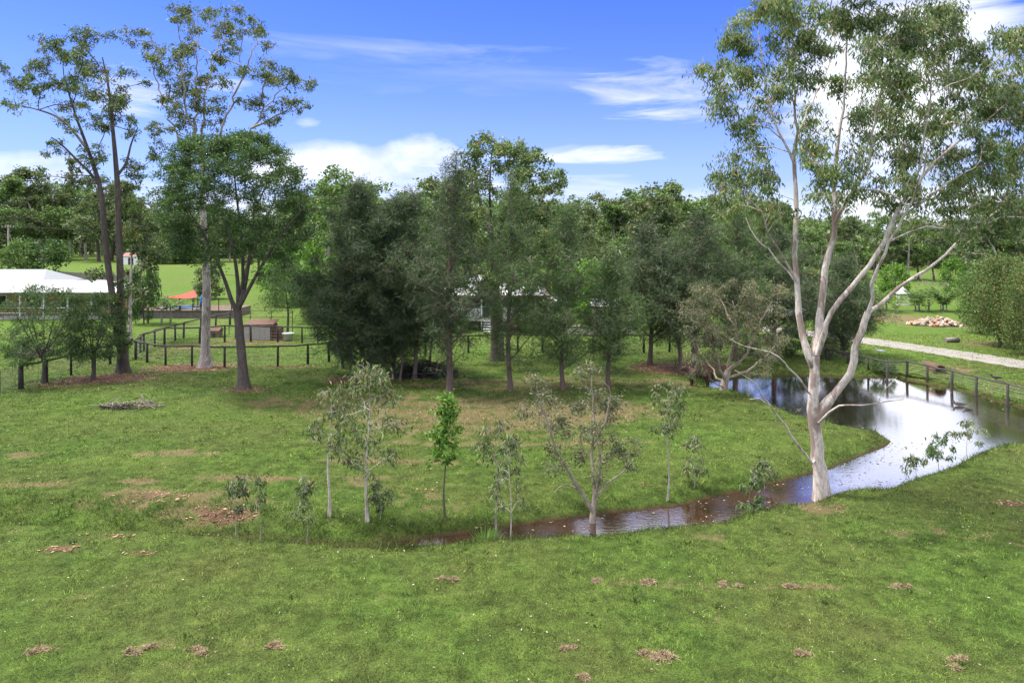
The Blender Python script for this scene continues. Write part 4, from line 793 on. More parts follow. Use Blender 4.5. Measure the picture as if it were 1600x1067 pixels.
# the front of the forest, tree by tree
TOPX = [-80, 0, 60, 150, 250, 360, 480, 510, 560, 600, 650, 700, 880, 960, 1010, 1060, 1090, 1140, 1200, 1300, 1400, 1500, 1560, 1700]; TOPY = [278, 275, 273, 288, 314, 322, 308, 282, 284, 300, 294, 294, 310, 314, 300, 298, 306, 314, 328, 338, 342, 338, 322, 315]
LM = [(40, 'behind the power pole'), (100, 'above the left house roof'), (160, 'left of the twin-stemmed gum'), (230, 'behind the twin-stemmed gum'), (310, 'past the far end of the left field'), (400, 'behind the dome-crowned tree'), (490, 'between the dome-crowned tree and the grove'), (570, 'above the bright green bush'), (650, 'behind the dark left she-oaks'), (730, 'behind the tallest she-oak'), (800, 'behind the white house'), (870, 'behind the large middle gum'), (940, 'above the canopy'), (1010, 'above the cream shed'), (1080, 'above the pony'), (1150, 'above the paperbark'), (1220, 'left of the white gum trunk'), (1290, 'behind the white gum trunk'), (1360, 'behind the white gum limbs'), (1420, 'above the gazebo'), (1480, 'above the palms'), (1540, 'above the rubble pile'), (1600, 'behind the right bush clump'), (1800, 'at the right edge of the picture')]
KIND = ['pale-trunked', 'brown-trunked leafy', 'slim brown-trunked', 'broad pale-trunked', 'slim white-trunked', 'bushy red-trunked']
zones = {'l': ('grey-green gum in the forest edge beyond the left paddocks', 'forest edge beyond the left paddocks'), 'c': ('grey-green gum in the forest behind the houses', 'forest behind the houses'), 'r': ('grey-green gum in the forest edge beyond the right paddock', 'forest edge beyond the right paddock')}
x = -70.0; k = 0
while x < 1680:
    if x < 390: Y = rng.uniform(212, 240); z = 'l'
    elif x < 1300: Y = rng.uniform(92, 150); z = 'c'
    else: Y = rng.uniform(118, 160); z = 'r'
    top = np.interp(x, TOPX, TOPY) + rng.uniform(-14, 22)
    put(0, GUMS[k * 5 % 6], x, Y, top, KIND[k * 5 % 6] + ' forest gum ' + next(w_ for q_, w_ in LM if x < q_), group=zones[z][1], wide=1.15); k += 1; x += rng.uniform(15, 27)
# the wood behind them, one mass
LQ = []; LT = []; TR = MB()
for i in range(460):
    x = rng.uniform(-200, 1800); Y = rng.uniform(250, 330) if x < 420 else rng.uniform(165, 300); top = np.interp(x, TOPX, TOPY) + rng.uniform(4, 34); X = (x - 800) * Y / F; H = CAMH - (top - HY) * Y / F
    n = 420; c = np.stack([X + rng.normal(0, 2.6, n), Y + rng.normal(0, 2.6, n), H * (.5 + .5 * rng.uniform(-.9, 1, n))], -1)
    ax = unit(rng.normal(0, 1, (n, 3))) * .95; sd2 = unit(np.cross(ax, rng.normal(0, 1, (n, 3)))) * .5; LQ.append(np.stack([c, c + ax * .4 + sd2, c + ax, c + ax * .4 - sd2], 1).reshape(-1, 3)); LT.append(np.clip(rng.uniform(.2, .6) + rng.normal(0, .2, n), 0, .9))
    TR.tube([(X, Y, -.3), (X + .3, Y, H * .45), (X, Y + .3, H * .8)], [.3, .24, .1], 5, False)
o = bpy.data.objects.new('forest', np_mesh('forest', np.vstack(LQ), 4, M['forest'], {'tint': np.concatenate(LT)})); link(o); tag(o, 'far mass of eucalypt forest closing the horizon', 'forest', kind='stuff')
t_ = TR.build('trunks', M['bark_pale'], o); tag(t_, kind='stuff')

# ------------------------------------------------------------------ fences
POST_H = 1.2
def fence(label, pts, pr=.075, rr=.06, h=POST_H, wires=True, name='rail_fence', group=None, end_post=None, wat=False):
    P = [Vector((*gpt(x, y, ZW if wat and len(q) == 0 else 0), 0)) for x, y, *q in pts]
    for p_ in P: p_.z = g1(p_.x, p_.y)
    t = thing(name, label, 'fence', P[0], 0, group); o0 = P[0]
    tops = []
    for i, p_ in enumerate(P):
        q = p_ - o0; topz = max(p_.z, -.05) + h * random.uniform(.97, 1.03) - o0.z; lx = random.uniform(-.03, .03)
        r_ = pr * random.uniform(.88, 1.12) * (end_post if end_post and i == 0 else 1)
        MB().tube([(q.x, q.y, q.z - .3), (q.x + lx * .5, q.y, (q.z + topz) / 2), (q.x + lx, q.y, topz)], [r_ * 1.05, r_, r_ * .95], 8).build('post', M['post'], t); tops.append(Vector((q.x + lx, q.y, topz)))
    for a, b in zip(tops, tops[1:]):
        d = (b - a); e = d.normalized() * .04; mid = (a + b) / 2 + Vector((0, 0, -.02 - random.uniform(0, .03))); k = Vector((0, 0, rr * .55))
        MB().tube([a - e + k, mid + k, b + e + k * .6], [rr, rr * .92, rr * .96], 7).build('rail', M['rail'], t)
    if wires:
        w = MB()
        for a, b in zip(tops, tops[1:]):
            for f in (.18, .38, .58, .78):
                za = a - Vector((0, 0, h * f)); zb = b - Vector((0, 0, h * f)); w.tube([za, zb], .006, 3, False)
            n = max(1, int((b - a).length / .45))
            for k in range(1, n): c_ = a.lerp(b, k / n); w.tube([c_ - Vector((0, 0, h * .15)), c_ - Vector((0, 0, h * .8))], .004, 3, False)
        o = w.build('wire_mesh', M['wire'], t); tag(o, kind='stuff')
    return t
fence('dark rail fence climbing from the lower left to the paddock corner', [(33, 606), (73, 597), (111, 586), (145, 577), (172, 570), (199, 561), (212, 563)], end_post=1.6)
fence('front curve of the small yard fence with posts and single rail', [(212, 563), (230, 567), (259, 571), (300, 572), (351, 574), (434, 573), (481, 569), (514, 565), (548, 561), (584, 558), (622, 556), (665, 555), (700, 553)])
fence('fence running back from the corner towards the deck', [(213, 560), (225, 550), (242, 543), (274, 534), (287, 529), (314, 521), (337, 515), (360, 509)])
fence('inner cross fence in front of the white coop panel', [(219, 553), (257, 540), (312, 538), (351, 535), (392, 534), (434, 534), (472, 535), (497, 535), (530, 536)])
fence('back rail fence between the she-oaks and the white house', [(700, 553), (732, 551), (770, 551), (809, 551), (848, 552), (887, 552), (927, 553), (966, 553), (1006, 552), (1046, 550), (1086, 549), (1126, 548), (1166, 548), (1206, 549), (1236, 552)])
fence('rail fence wading along the far edge of the pond', [(1236, 552, 1), (1264, 557, 1), (1292, 563, 1), (1325, 568, 1), (1357, 575, 1), (1386, 583, 1), (1417, 592), (1449, 599), (1487, 608), (1525, 619), (1574, 632), (1628, 647), (1690, 663)], h=.68, wat=True, rr=.055)
# wire run at the far left
t = thing('wire_fence', 'low wire mesh fence entering from the left edge', 'fence', (*gpt(-40, 622), 0)); a = Vector(t.location); bb = Vector((*gpt(30, 606), 0)); w = MB()
for f in np.linspace(.1, 1.1, 8): w.tube([(0, 0, f), (bb.x - a.x, bb.y - a.y, f)], .006, 3, False)
for k in range(24): q = (bb - a) * (k / 23); w.tube([(q.x, q.y, -.02), (q.x, q.y, 1.1)], .005, 3, False)
tag(w.build('wire_mesh', M['wire'], t), kind='stuff'); MB().tube([(0, 0, -.3), (0, 0, 1.15)], .05, 8).build('post', M['post'], t)
q = (bb - a) * .55; MB().tube([(q.x, q.y, -.3), (q.x, q.y, 1.15)], .03, 8).build('post', M['post'], t)

# ------------------------------------------------------------------ houses
def hip_roof(mb, x0, x1, y0, y1, ze, zr, inset, th=.08):
    ym = (y0 + y1) / 2; a = [(x0, y0, ze), (x1, y0, ze), (x1, y1, ze), (x0, y1, ze), (x0 + inset, ym, zr), (x1 - inset, ym, zr)]
    mb.add(a, [(0, 1, 5, 4), (1, 2, 5), (2, 3, 4, 5), (3, 0, 4)]); mb.add([(p_[0], p_[1], p_[2] - th) for p_ in a[:4]] + a[:4], [(3, 2, 1, 0), (0, 1, 5, 4), (1, 2, 6, 5), (2, 3, 7, 6), (3, 0, 4, 7)]); return mb
def iron(name, col_, rib=7.0):
    m, nt, p, o = newmat(name); tcn = N(nt, 'ShaderNodeTexCoord'); wv_ = N(nt, 'ShaderNodeTexWave', Scale=rib); wv_.bands_direction = 'X'; nt.links.new(tcn.outputs['Object'], wv_.inputs['Vector'])
    nz = N(nt, 'ShaderNodeTexNoise', Scale=1.1, Detail=4); nt.links.new(tcn.outputs['Object'], nz.inputs['Vector'])
    nt.links.new(mixc(nt, nz.outputs['Fac'], tuple(c * .72 for c in col_), col_), p.inputs['Base Color']); p.inputs['Roughness'].default_value = .5
    b = N(nt, 'ShaderNodeBump', Strength=.4, Distance=.03); nt.links.new(wv_.outputs['Fac'], b.inputs['Height']); nt.links.new(b.outputs[0], p.inputs['Normal']); return m
M['iron_white'] = iron('white_corrugated_iron', (.62, .63, .65), 2.2); M['iron_grey'] = iron('grey_corrugated_iron', (.27, .29, .33), 2.2)
def window(par, x0, x1, y, z0, z1):
    w = MB().box(x0, x1, y - .03, y + .02, z0, z1).build('window', M['white'], par); MB().box(x0 + .07, x1 - .07, y - .036, y - .031, z0 + .07, z1 - .07).build('pane', M['glass'], w)
# left house: local origin at its front left corner
Y0 = 66.0; X0 = (-90 - 800) * Y0 / F; X1 = (184 - 800) * Y0 / F; W_ = X1 - X0
h = thing('house', 'low ochre house under a wide white hipped roof on the left', 'house', (X0, Y0, 0))
MB().box(1.0, W_ - .6, 2.2, 6.4, -.2, 2.6).build('wall', M['ochre'], h)
hip_roof(MB(), -.6, W_ + .4, -.5, 6.9, 2.68, 3.6, 3.6).build('roof', M['iron_white'], h)
MB().box(.4, W_ - .1, 0, 2.19, -.1, .25).build('verandah_floor', M['concrete'], h)
for k in range(8): x = .5 + (W_ - .8) * k / 7; MB().box(x - .06, x + .06, .05, .17, .25, 2.64).build('verandah_post', M['white'], h)
for k in range(7):
    x = .5 + (W_ - .8) * k / 7; x2 = .5 + (W_ - .8) * (k + 1) / 7
    if k < 5: MB().box(x + .07, x2 - .07, .08, .14, 1.1, 1.16).box(x + .07, x2 - .07, .08, .14, .6, .64).build('verandah_rail', M['white'], h)
for x in (3, 6.5, 10, 13.2): window(h, x, x + 1.6, 2.2, .9, 2.2)
d_ = MB().box(15.2, 16.1, 2.14, 2.24, .25, 2.3).build('door', M['white'], h); MB().box(15.95, 16.02, 2.08, 2.13, 1.2, 1.27).build('handle', M['black'], d_)
Y0 = 82.0; X0 = (-120 - 800) * Y0 / F; X1 = (66 - 800) * Y0 / F; W_ = X1 - X0
h = thing('shed', 'grey-white iron-roofed shed behind the left house', 'shed', (X0, Y0, 0)); MB().box(.3, W_ - .3, .3, 7.7, -.2, 2.35).build('wall', M['grey_wall'], h); hip_roof(MB(), 0, W_, 0, 8, 2.45, 3.9, 2.2).build('roof', M['iron_grey'], h)
MB().box(8, 10.6, .24, .29, 0, 2.1).build('roller_door', M['roof_grey'], h)
# paling fence behind
a = Vector((*gpt(40, 436), 0)); bb = Vector((*gpt(232, 449), 0)); t = thing('paling_fence', 'weathered brown paling fence behind the white roof', 'fence', a); w = MB(); n = 150
for k in range(n):
    q = (bb - a) * (k / n); e = (bb - a) / n * .46; nn = Vector((-e.y, e.x, 0)).normalized() * .012; hh = 1.75 + random.uniform(-.07, .05)
    v_ = [q - e - nn, q + e - nn, q + e + nn, q - e + nn]; w.add([(p_.x, p_.y, -.1) for p_ in v_] + [(p_.x, p_.y, hh) for p_ in v_], [(4, 5, 6, 7), (0, 1, 5, 4), (1, 2, 6, 5), (2, 3, 7, 6), (3, 0, 4, 7)])
tag(w.build('palings', M['paling'], t), kind='stuff')
for z in (.5, 1.4):
    q = bb - a; MB().tube([(0, .05, z), (q.x, q.y + .05, z)], .03, 4).build('fence_rail', M['paling'], t)
# power pole
X, Y = gpt(13, 441); t = thing('power_pole', 'tall timber power pole with a crossarm at the left edge', 'pole', (X, Y, 0)); zt = CAMH - (352 - HY) * Y / F
MB().tube([(0, 0, -.5), (0, 0, zt * .5), (0, 0, zt)], [.17, .145, .12], 9).build('pole', M['bark_dead'], t); ca = MB().box(-1.15, 1.15, -.18, -.05, zt - .45, zt - .3).build('crossarm', M['paling'], t)
for x in (-1.0, -.45, .45, 1.0): MB().lathe([(.0, 0), (.05, 0), (.06, .06), (.03, .1), (.05, .14), (0, .18)], 8, (x, -.115, zt - .3)).build('insulator', M['white'], ca)
st = MB(); st.tube([(0, 0, zt - 1.2), (4.2, -.5, 0)], .015, 4).build('stay_wire', M['wire'], t)
for k, x in enumerate((-1.0, -.45, .45, 1.0)):
    e = Vector((60, 105, 10.0 - zt)); pts = []
    for u in np.linspace(0, 1, 18): q = e * u; pts.append((x + q.x, q.y - .115, zt - .14 + q.z * u - 6 * u * (1 - u)))
    MB().tube(pts, .012, 4, False).build('power_line', M['black'], t)
# deck with pool, sail and furniture
Y0 = 67.0; X0 = (200 - 800) * Y0 / F; X1 = (362 - 800) * Y0 / F; W_ = X1 - X0
t = thing('deck', 'raised dark timber pool deck right of the left house', 'deck', (X0, Y0, 0))
for k in range(26): x = W_ * k / 26; MB().box(x + .01, x + W_ / 26 - .01, -.1, 5, .72, .78).build('plank', M['deckwood'], t)
MB().box(0, W_, 0, 4.9, -.2, .715).build('deck_base', M['paling'], t)
MB().box(2.2, 6.2, 1.0, 4.2, .785, .85).build('pool_rim', M['concrete'], t); MB().box(2.5, 5.9, 1.3, 3.9, .853, .862).build('pool_water', M['poolwater'], t)
for k in range(9): x = W_ * k / 8; MB().box(x - .03, x + .03, -.06, 0, .78, 1.95).build('railing_post', M['black'], t)
w = MB()
for k in range(90): x = W_ * (k + .5) / 90; w.box(x - .008, x + .008, -.04, -.025, .85, 1.9)
w.box(0, W_, -.05, -.02, 1.9, 1.94); tag(w.build('railing_bars', M['black'], t), kind='stuff')
def lounge(x, y, rz, lb):
    c = thing('deck_chair', lb, 'chair', (X0 + x, Y0 + y, .785), rz); MB().box(-.3, .3, -.7, .35, .3, .36).build('seat', M['rust'], c); MB().add([(-.3, .35, .3), (.3, .35, .3), (.3, .8, .85), (-.3, .8, .85), (-.3, .4, .27), (.3, .4, .27), (.3, .85, .82), (-.3, .85, .82)], [(0, 1, 2, 3), (7, 6, 5, 4), (0, 4, 5, 1), (1, 5, 6, 2), (2, 6, 7, 3), (3, 7, 4, 0)]).build('backrest', M['deckwood'], c)
    for sx in (-.27, .27):
        for sy in (-.65, .3): MB().box(sx - .025, sx + .025, sy - .025, sy + .025, 0, .3).build('leg', M['deckwood'], c)
lounge(4.6, .45, .3, 'brown deck chair on the pool deck beside the pool water'); lounge(6.7, .8, -.4, 'brown deck chair on the pool deck next to the blue umbrella')
u = thing('umbrella', 'closed blue umbrella standing on the pool deck', 'umbrella', (X0 + 7.05, Y0 + .4, .785)); MB().tube([(0, 0, 0), (0, 0, 1.5)], .025, 6).build('pole', M['black'], u); MB().lathe([(.02, .3), (.22, .34), (.2, .7), (.13, 1.2), (.03, 1.48), (0, 1.5)], 10).build('canopy', M['blue'], u)
sp = [wpt(262, 464, 70), wpt(303, 453, 72), wpt(309, 463, 69), wpt(282, 466, 68)]
s_ = thing('shade_sail', 'orange-red shade sail stretched between black posts over the deck', 'shade sail', (sp[0][0], sp[0][1], 0)); n = 8; gv = []
for i in range(n + 1):
    for j in range(n + 1):
        u_, v_ = i / n, j / n; a_ = Vector(sp[0]).lerp(Vector(sp[1]), u_); b_ = Vector(sp[3]).lerp(Vector(sp[2]), u_); q = a_.lerp(b_, v_) - Vector(s_.location); q.z -= .5 * u_ * (1 - u_) + .3 * v_ * (1 - v_); gv.append(tuple(q))
gv2 = [(p_[0], p_[1], p_[2] - .015) for p_ in gv]; fa = [(i * (n + 1) + j, (i + 1) * (n + 1) + j, (i + 1) * (n + 1) + j + 1, i * (n + 1) + j + 1) for i in range(n) for j in range(n)]
MB().add(gv, fa, True).add(gv2, [f[::-1] for f in fa], True).build('sail_cloth', M['sail'], s_)
for q in (sp[1], sp[2], sp[0]): MB().tube([(q[0] - sp[0][0], q[1] - sp[0][1], -.2), (q[0] - sp[0][0], q[1] - sp[0][1], q[2] + .1)], .06, 8).build('post', M['black'], s_)
# middle house on stumps with a balustraded verandah
Y0 = 58.0; X0 = (690 - 800) * Y0 / F; X1 = (846 - 800) * Y0 / F; W_ = X1 - X0; FZ = 1.0
h = thing('house', 'white-roofed house on stumps with white verandah balustrade behind the large gum', 'house', (X0, Y0, 0))
MB().box(.2, W_ - .2, 2.3, 9, FZ, 3.2).build('wall', M['grey_wall'], h); MB().box(0, W_, 0, 9, FZ - .16, FZ - .005).build('floor', M['white'], h)
hip_roof(MB(), -.55, W_ + .6, -.45, 9.5, 3.05, 4.5, 3.4).build('roof', M['iron_white'], h)
MB().box(-.6, W_ + .65, -.56, -.46, 2.86, 3.06).build('gutter', M['maroon'], h); MB().box(W_ + .61, W_ + .7, -.45, 9.5, 2.87, 3.05).build('gutter', M['maroon'], h)
for k in range(6): x = W_ * k / 5 if k else .05; x = min(x, W_ - .05); MB().box(x - .06, x + .06, .02, .14, FZ, 2.95).build('verandah_post', M['white'], h); MB().tube([(x, .1, -.2), (x, .1, FZ - .17)], .07, 6).build('stump', M['white'] if k in (2, 3) else M['post'], h)
for k in range(5):
    x, x2 = W_ * k / 5 + .1, W_ * (k + 1) / 5 - .1
    if k == 2: continue
    w = MB().box(x, x2, .04, .12, FZ + .86, FZ + .92).box(x, x2, .05, .11, FZ + .1, FZ + .15); nb = 13
    for i in range(nb): q = x + (x2 - x) * (i + .5) / nb; w.box(q - .028, q + .028, .06, .1, FZ + .15, FZ + .86)
    tag(w.build('balustrade', M['white'], h), kind='stuff')
for k in range(5): MB().box(W_ * .42, W_ * .57, -1.5 + k * .29, -1.22 + k * .29, FZ - .9 + k * .18, FZ - .84 + k * .18).build('step', M['white'], h)
for x in (.9, 2.6, 5.7, 7.0): window(h, x, x + 1.1, 2.3, FZ + .8, FZ + 1.9)
d_ = MB().box(4.2, 5.0, 2.24, 2.34, FZ, FZ + 2.0).build('door', M['maroon'], h); MB().box(4.85, 4.92, 2.18, 2.23, FZ + .95, FZ + 1.02).build('handle', M['white'], d_)
# canopy, cream shed and low wall
X, Y = (866 - 800) * 61 / F, 61; t = thing('canopy', 'small blue-white canopy beside the house', 'canopy', (X, Y, 0))
for sx in (-1, 1):
    for sy in (-1, 1): MB().tube([(sx, sy, -.1), (sx, sy, 2.3)], .03, 6).build('leg', M['white'], t)
MB().add([(-1.1, -1.1, 2.3), (1.1, -1.1, 2.3), (1.1, 1.1, 2.3), (-1.1, 1.1, 2.3), (0, 0, 2.7)], [(0, 1, 4), (1, 2, 4), (2, 3, 4), (3, 0, 4), (3, 2, 1, 0)]).build('cover', M['roof_grey'], t); MB().box(-1.1, 1.1, -1.13, -1.11, 2.15, 2.3).build('valance', M['blue'], t)
Y0 = 61; X0 = (927 - 800) * Y0 / F; h = thing('shed', 'small cream garden shed with pale roof right of the house', 'shed', (X0, Y0, 0)); MB().box(0, 2.3, 0, 2.4, -.1, 1.75).build('wall', M['cream'], h); MB().add([(-.15, -.2, 1.76), (2.45, -.2, 1.76), (2.45, 2.6, 1.76), (-.15, 2.6, 1.76), (-.15, 1.2, 2.4), (2.45, 1.2, 2.4)], [(0, 1, 5, 4), (2, 3, 4, 5), (1, 2, 5), (3, 0, 4), (3, 2, 1, 0)]).build('roof', M['roof_white'], h)
MB().box(-.17, 2.47, -.26, -.21, 1.7, 1.8).build('gutter', M['maroon'], h); window(h, .3, .9, 0, .8, 1.5); MB().box(1.3, 2.0, -.04, .01, 0, 1.65).build('door', M['paling'], h)
Y0 = 56; X0 = (884 - 800) * Y0 / F; X1 = (988 - 800) * Y0 / F; h = thing('garden_wall', 'low cream garden wall in front of the shed', 'wall', (X0, Y0, 0)); MB().box(0, X1 - X0, 0, .2, -.2, .62).build('wall_body', M['cream'], h); MB().box(-.04, X1 - X0 + .04, -.04, .24, .621, .69).build('coping', M['concrete'], h)

# ------------------------------------------------------------------ yard things
Y0 = 53.0
def at(x, y_, Y): return ((x - 800) * Y / F, Y, 0)
t = thing('animal_pen', 'white sheet-panelled poultry coop with rusty ends in the small yard', 'coop', at(381, 0, Y0)); m1 = Y0 / F
for k in range(5): x = k * 8.2 * m1; MB().box(x + .01, x + 8.1 * m1, 0, .03, -.05, 1.1 + .04 * (k % 2)).build('panel', M['concrete'], t)
MB().box(42 * m1, 44.5 * m1, -.02, 1.2, -.05, 1.15).build('end_post', M['rust'], t); MB().box(45 * m1, 54 * m1, .1, 1.2, -.05, .85).build('nest_box', M['rust'], t); MB().add([(0, -.1, 1.2), (46 * m1, -.1, 1.2), (46 * m1, 1.4, 1.45), (0, 1.4, 1.45), (0, -.1, 1.16), (46 * m1, -.1, 1.16), (46 * m1, 1.4, 1.41), (0, 1.4, 1.41)], [(0, 1, 2, 3), (7, 6, 5, 4), (0, 4, 5, 1), (1, 5, 6, 2), (2, 6, 7, 3), (3, 7, 4, 0)]).build('roof', M['rust'], t)
MB().box(-16 * m1, -1 * m1, .2, 1.3, -.05, 1.05).build('side_box', M['rust'], t); MB().box(0.02, 42 * m1, 1.25, 1.3, -.05, 1.38).build('back_wall', M['paling'], t)
t = thing('dog_kennel', 'small brown timber kennel left of the coop', 'kennel', at(328, 0, 54)); MB().box(0, .68, 0, .8, -.03, .55).build('wall', M['deckwood'], t); MB().add([(-.08, -.08, .56), (.76, -.08, .56), (.76, .88, .56), (-.08, .88, .56), (-.08, .4, .82), (.76, .4, .82)], [(0, 1, 5, 4), (2, 3, 4, 5), (1, 2, 5), (3, 0, 4), (3, 2, 1, 0)]).build('roof', M['rust'], t); MB().box(.2, .45, -.012, -.002, 0, .38).build('entrance', M['black'], t)
t = thing('pen_frame', 'tall open pipe frame standing behind the coop', 'frame', at(358, 0, 56)); q = 5.2
for x in (0, q / 3, 2 * q / 3, q): MB().tube([(x, 0, -.2), (x, 0, 1.95)], .03, 6).build('upright', M['black'], t)
for z in (1.4, 1.95): MB().tube([(0, 0, z), (q, 0, z)], .026, 6).build('crossbar', M['black'], t)
t = thing('water_tub', 'low pale plastic tub right of the coop', 'tub', at(450, 0, 53)); MB().lathe([(0, .02), (.34, .02), (.42, .5), (.45, .5), (.45, .54), (.39, .54), (.33, .1), (0, .1)], 14).build('tub', M['roof_grey'], t)
# heaps
def heap(name, label, c, sx, sy, sz, n, mat, L, rad, seed):
    r = np.random.default_rng(seed); t = thing(name, label, 'heap', c); w = MB()
    for k in range(n):
        a, q = r.uniform(0, 6.28), math.sqrt(r.uniform()); x, y = sx * q * math.cos(a), sy * q * math.sin(a); z = sz * (1 - q * q) * r.uniform(.2, 1) + .03; d = unit(r.normal(0, 1, 3) * [1, 1, .35]) * L * r.uniform(.4, 1) / 2; e = r.normal(0, .05, 3)
        p0, p1 = np.array([x, y, z]) - d, np.array([x, y, z]) + d; p0[2] = max(p0[2], .0); p1[2] = max(p1[2], .0); w.tube([p0, (p0 + p1) / 2 + e, p1], [rad * r.uniform(.5, 1.3), rad, rad * .5], 5)
    o = w.build('sticks', mat, t); tag(o, kind='stuff'); return t
heap('stick_heap', 'dark heap of dead branches under the she-oaks', gp(668, 585), 1.5, .9, .85, 260, M['stick'], 1.5, .03, 1)
heap('branch_pile', 'flat pile of pale and dark fallen branches on the left lawn', gp(205, 637), 1.5, .55, .18, 60, M['stick_pale'], .9, .02, 2)
heap('ash_patch', 'dark charred sticks beside the pale branch pile', gp(185, 640), .9, .3, .1, 60, M['stick'], .7, .018, 3)
heap('timber_heap', 'mound of old timber in the grass behind the small feathery tree', gp(55, 556), 1.2, .8, .5, 110, M['paling'], 1.5, .05, 4)
# rubble, culvert, log
r = np.random.default_rng(5); c = gp(1462, 508); t = thing('rubble_pile', 'pile of broken brick and pale rubble beyond the driveway', 'rubble', c); rocks = []
for k in range(12):
    base_v = unit(np.array([(x, y, z) for x in (-1, 0, 1) for y in (-1, 0, 1) for z in (-1, 0, 1) if (x, y, z) != (0, 0, 0) and abs(x) + abs(y) + abs(z) == 3] + [(1.2, 0, 0), (-1.2, 0, 0), (0, 1.2, 0), (0, -1.2, 0), (0, 0, 1.2), (0, 0, -1.2)], float)) * r.uniform(.75, 1.2, (14, 1))
    bm_ = __import__('bmesh').new(); [bm_.verts.new(v_) for v_ in base_v]; __import__('bmesh').ops.convex_hull(bm_, input=bm_.verts); me = bpy.data.meshes.new('stone'); bm_.to_mesh(me); bm_.free(); me.materials.append(pmat('stone_%d' % k, *[tuple(np.array(((.44, .24, .16), (.55, .48, .42), (.36, .29, .24))[k % 3]) * f) for f in (.8, 1.1)], 5, .9, .3)); rocks.append(me)
for k in range(240):
    a, q = r.uniform(0, 6.28), math.sqrt(r.uniform()); x, y = 2.5 * q * math.cos(a), 1.2 * q * math.sin(a); z = .7 * (1 - q ** 1.6) * r.uniform(.45, 1) + .05; s_ = r.uniform(.08, .19)
    o = bpy.data.objects.new('stone', rocks[k % 12]); link(o); o.parent = t; o.location = (x, y, z); o.scale = (s_ * 1.2, s_, s_ * .8); o.rotation_euler = tuple(r.uniform(0, 6, 3))
c = gp(1462, 583); t = thing('culvert', 'dark drain pipe opening in a dry grass mound beyond the pond fence', 'culvert', c); 
MB().lathe([(1.9, -.1), (1.5, .08), (1.0, .3), (.5, .5), (0, .55)], 18, (.2, .9, 0)).build('mound', M['lawn'], t)
w = MB(); n = 16
for (r_, y) in ((.36, -.45), (.36, 1.0), (.29, 1.0), (.29, -.45)): w.v += [(r_ * math.cos(2 * math.pi * i / n), y, .26 + r_ * math.sin(2 * math.pi * i / n)) for i in range(n)]
for j in range(4):
    for i in range(n): w.f.append((j * n + i, j * n + (i + 1) % n, ((j + 1) % 4) * n + (i + 1) % n, ((j + 1) % 4) * n + i)); w.sm.append(True)
w.build('pipe', M['rust'], t); MB().add([(.28 * math.cos(2 * math.pi * i / n), .6, .26 + .28 * math.sin(2 * math.pi * i / n)) for i in range(n)], [tuple(range(n))]).build('pipe_inside', M['stick'], t)
t = thing('log', 'short dark log lying on the grass above the driveway', 'log', gp(1487, 535), .15); MB().tube([(-.55, 0, .16), (0, .03, .18), (.6, 0, .16)], [.19, .2, .17], 9).build('bark', M['bark_dead'], t); MB().tube([(.3, 0, .2), (.45, -.15, .42)], [.06, .04], 6).build('branch_stub', M['bark_dead'], t)
# gazebo
X, Y, _ = at(1411, 0, 80); t = thing('gazebo', 'white gazebo with pointed roof behind the palms', 'gazebo', (X, Y, 0)); t.scale = (.5, .5, .68); n = 8; P = [(1.3 * math.cos(2 * math.pi * i / n + .39), 1.3 * math.sin(2 * math.pi * i / n + .39)) for i in range(n)]
for x, y in P: MB().tube([(x, y, -.1), (x, y, 2.0)], .05, 6).build('post', M['white'], t)
MB().lathe([(1.62, 1.95), (1.62, 2.0), (.9, 2.45), (.35, 2.95), (.12, 3.05), (0, 3.25)], 8).build('roof', M['iron_white'], t)
for i in range(n - 1): a, b = P[i], P[i + 1]; MB().tube([(*a, .8), (*b, .8)], .03, 5).build('rail', M['white'], t)
MB().lathe([(0, .12), (1.45, .12), (1.45, -.1)], 16).build('floor', M['concrete'], t)
# palms
def frond(mb_v, tint, root, d, L, rise, r, wl=.34, nl=14):
    d = np.array(d); side = np.array([-d[1], d[0], 0])
    for k in range(nl):
        u = (k + 1) / nl; p_ = root + d * L * u * (.62 if rise > 1.3 else .85) + np.array([0, 0, rise * L * u - rise * .62 * L * u * u])
        for s_ in (-1, 1):
            a = unit(side * s_ + d * .7 + np.array([0, 0, -.35])) * wl * (1.1 - .5 * u) * L / 1.6; w_ = unit(np.cross(a, [0, 0, 1.0]) + r.normal(0, .2, 3)) * .035 * L / 1.5
            mb_v.append(np.stack([p_, p_ + a * .4 + w_, p_ + a, p_ + a * .4 - w_])); tint.append(r.uniform(.15, .85))
def palm(x, Y, top, label, stems=1, seed=0, trunkf=.5, spread=.9, nf=14, group=None, basey=None):
    r = np.random.default_rng(seed); X = (x - 800) * Y / F; H = CAMH - (top - HY) * Y / F; vs_, tn = [], []; w = MB()
    for s_ in range(stems):
        o_ = np.array([0, 0, 0.]) if stems == 1 else np.array([r.normal(0, .35), r.normal(0, .35), 0]); th = H * trunkf * r.uniform(.7, 1.1); w.tube([o_ - [0, 0, .1], o_ + [0.05, 0, th * .5], o_ + [0, .03, th]], [.11, .08, .07] if stems == 1 else [.07, .05, .045], 7)
        for k in range(nf):
            a = k * 2.4 + r.uniform(-.2, .2); frond(vs_, tn, o_ + [0, 0, th], (math.cos(a), math.sin(a), 0), H * (1 - trunkf) * r.uniform(.8, 1.25) * spread * 1.3, r.uniform(.5, 1.25) if stems == 1 else r.uniform(.9, 2.2), r)
    t = thing('palm', label, 'palm', (X, Y, 0), 0, group); w.build('trunk', M['bark_pale'], t); cm = np_mesh('fronds', np.vstack(vs_), 4, M['palm'], {'tint': np.array(tn)}); o = bpy.data.objects.new('fronds', cm); link(o); o.parent = t
